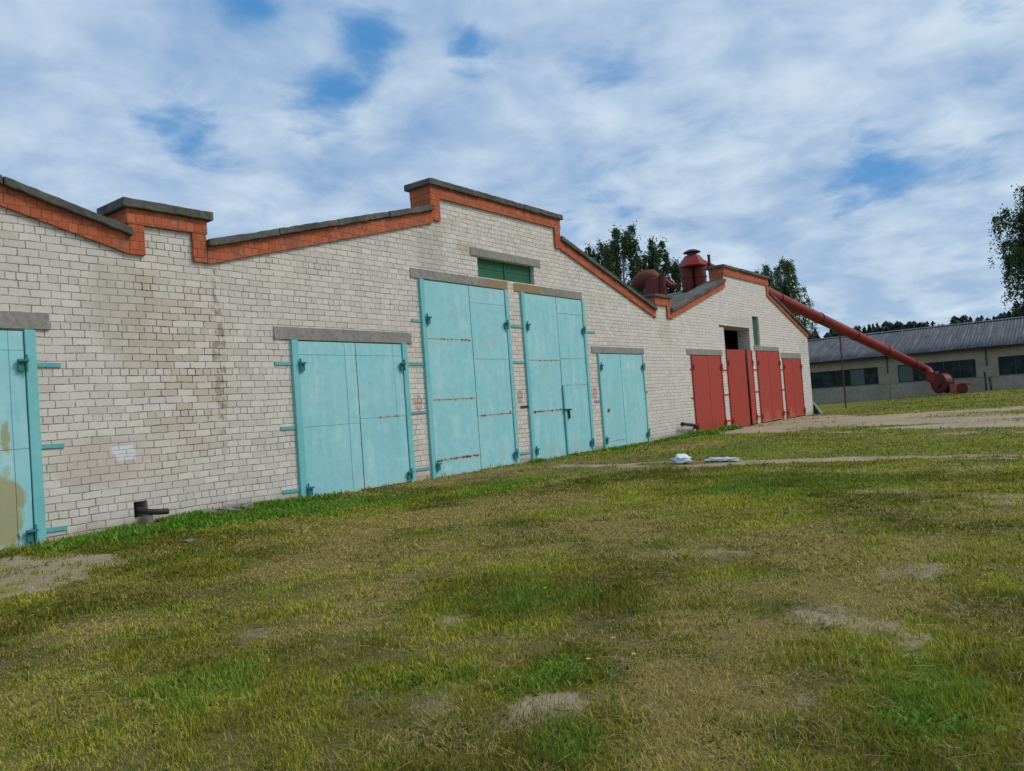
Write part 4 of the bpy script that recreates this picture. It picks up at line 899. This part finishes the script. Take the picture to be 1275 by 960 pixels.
# ------------------------------------------------------------------ light
sun_dir = Vector((.42,-.62,.80)).normalized()          # towards the sun
sl_ = bpy.data.lights.new('sun', 'SUN'); sl_.energy = 1.5; sl_.angle = math.radians(22); sl_.color = (1,.90,.76)
so = bpy.data.objects.new('sun', sl_); COL.objects.link(so); so.location = (0,-20,40); so.rotation_euler = sun_dir.to_track_quat('Z','Y').to_euler()
W = bpy.data.worlds.new('World'); sc.world = W; W.use_nodes = True; W.node_tree.nodes.clear(); n = NT(W.node_tree)
el = math.asin(sun_dir.z); az = math.atan2(sun_dir.x, sun_dir.y)
sky = n.node('ShaderNodeTexSky', sky_type='NISHITA', sun_disc=False, sun_elevation=el, sun_rotation=az, air_density=1.0, dust_density=.4, ozone_density=1.6)
D = n.node('ShaderNodeTexCoord'); dx, dy, dz = n.sep(D)
zc = n.m('ADD', n.m('MAXIMUM', dz, 0.0), .16)
p = n.comb(n.m('DIVIDE', dx, zc), n.m('DIVIDE', dy, zc), 0.0)
pw = n.vm('ADD', p, n.vm('SCALE', n.vm('SUBTRACT', n.noise(p, 1.3, 4, .6, out=1), (.5,.5,.5)))) if False else p
n1 = n.noise(pw, .95, 7, .56, .5); n2 = n.noise(pw, 2.6, 6, .6, .3); n3 = n.noise(n.vm('ADD', pw, (7.3,2.1,0)), .55, 4, .5, .2)
# openings in the cloud sheet
wob = n.vm('MULTIPLY', n.vm('SUBTRACT', n.noise(p, 1.9, 6, .62, out=1), (.5,.5,.5)), (.15,.15,.10))
DW = n.vm('ADD', D, wob)
# regions where the sheet breaks up (centre, radius, weight); the noise decides where it opens
gaps = [((.594,.700,.395),.080,.78),((.609,.650,.455),.070,.82),((.585,.725,.362),.055,.6),((.478,.806,.350),.075,.75),((.708,.557,.433),.065,.8),((.927,.071,.369),.050,.9),((.955,.165,.243),.070,.68),((.967,.09,.26),.06,.6),((.948,.205,.215),.06,.5),((.508,.717,.477),.06,.6),((.814,.534,.228),.05,.6),((.86,.45,.27),.09,.3),((.80,.45,.40),.08,.3)]
gm = None
for c, r, a in gaps:
    dd = n.vm('DISTANCE', DW, c, out=1); k = n.m('MULTIPLY', n.step(dd, r, r*.1), a); gm = k if gm is None else n.m('MAXIMUM', gm, k)
n1 = n.noise(p, 1.05, 6, .52, .3); n2 = n.noise(p, 3.0, 6, .52, .2); n3 = n.noise(n.vm('ADD', p, (7.3,2.1,0)), .62, 5, .52, .3)
n4 = n.noise(n.vm('MULTIPLY', p, (1.0,2.2,1.0)), 2.6, 5, .5, .2); n5 = n.noise(n.vm('ADD', p, (3.1,9.2,0)), 4.6, 6, .58, .35)
dens = n.m('ADD', n.m('ADD', n.m('MULTIPLY', n1, .25), n.m('ADD', n.m('MULTIPLY', n2, .30), n.m('MULTIPLY', n5, .45))), .12)
dens = n.m('SUBTRACT', n.m('ADD', n.m('MULTIPLY', n.m('SUBTRACT', dens, .62), 1.5), .66), n.m('MULTIPLY', gm, .42))
cov = n.step(dens, .20, .58)
br = n.m('ADD', n.m('ADD', n.m('MULTIPLY', n3, .32), n.m('MULTIPLY', n2, .34)), n.m('MULTIPLY', n5, .34))
cl = n.mix(n.step(br, .39, .67), (2.3,3.45,5.2), (5.0,5.95,6.85))
for c, r_, a_ in (((.382,.829,.409),.17,.20),((.968,.232,.094),.10,.14),((.87,.399,.33),.16,.08)):
    br = n.m('ADD', br, n.m('MULTIPLY', n.step(n.vm('DISTANCE', DW, c, out=1), r_, .0), a_))
low = n.step(dz, .26, .03)
cl = n.mix(n.m('MULTIPLY', low, .6), cl, n.mix(n.step(n.m('ADD', n.m('MULTIPLY', n2, .5), n.m('MULTIPLY', n4, .5)), .40, .62), (3.2,4.4,5.8), (5.5,6.4,7.1)))
blue = n.mix(.85, sky, (.55,2.15,4.7))
colr = n.mix(n.m('MULTIPLY', cov, .985), blue, cl)
bg = n.n.new('ShaderNodeBackground'); n.link(colr, bg.inputs[0]); bg.inputs[1].default_value = .1
o = n.n.new('ShaderNodeOutputWorld'); n.l.new(bg.outputs[0], o.inputs[0])

# ------------------------------------------------------------------ render settings
sc.view_settings.view_transform = 'Standard'; sc.view_settings.look = 'None'; sc.view_settings.gamma = 1.0; sc.view_settings.exposure = 0.36
sc.render.engine = 'CYCLES'
sc.cycles.max_bounces = 5; sc.cycles.diffuse_bounces = 3; sc.cycles.glossy_bounces = 2; sc.cycles.transmission_bounces = 2
sc.cycles.use_denoising = True
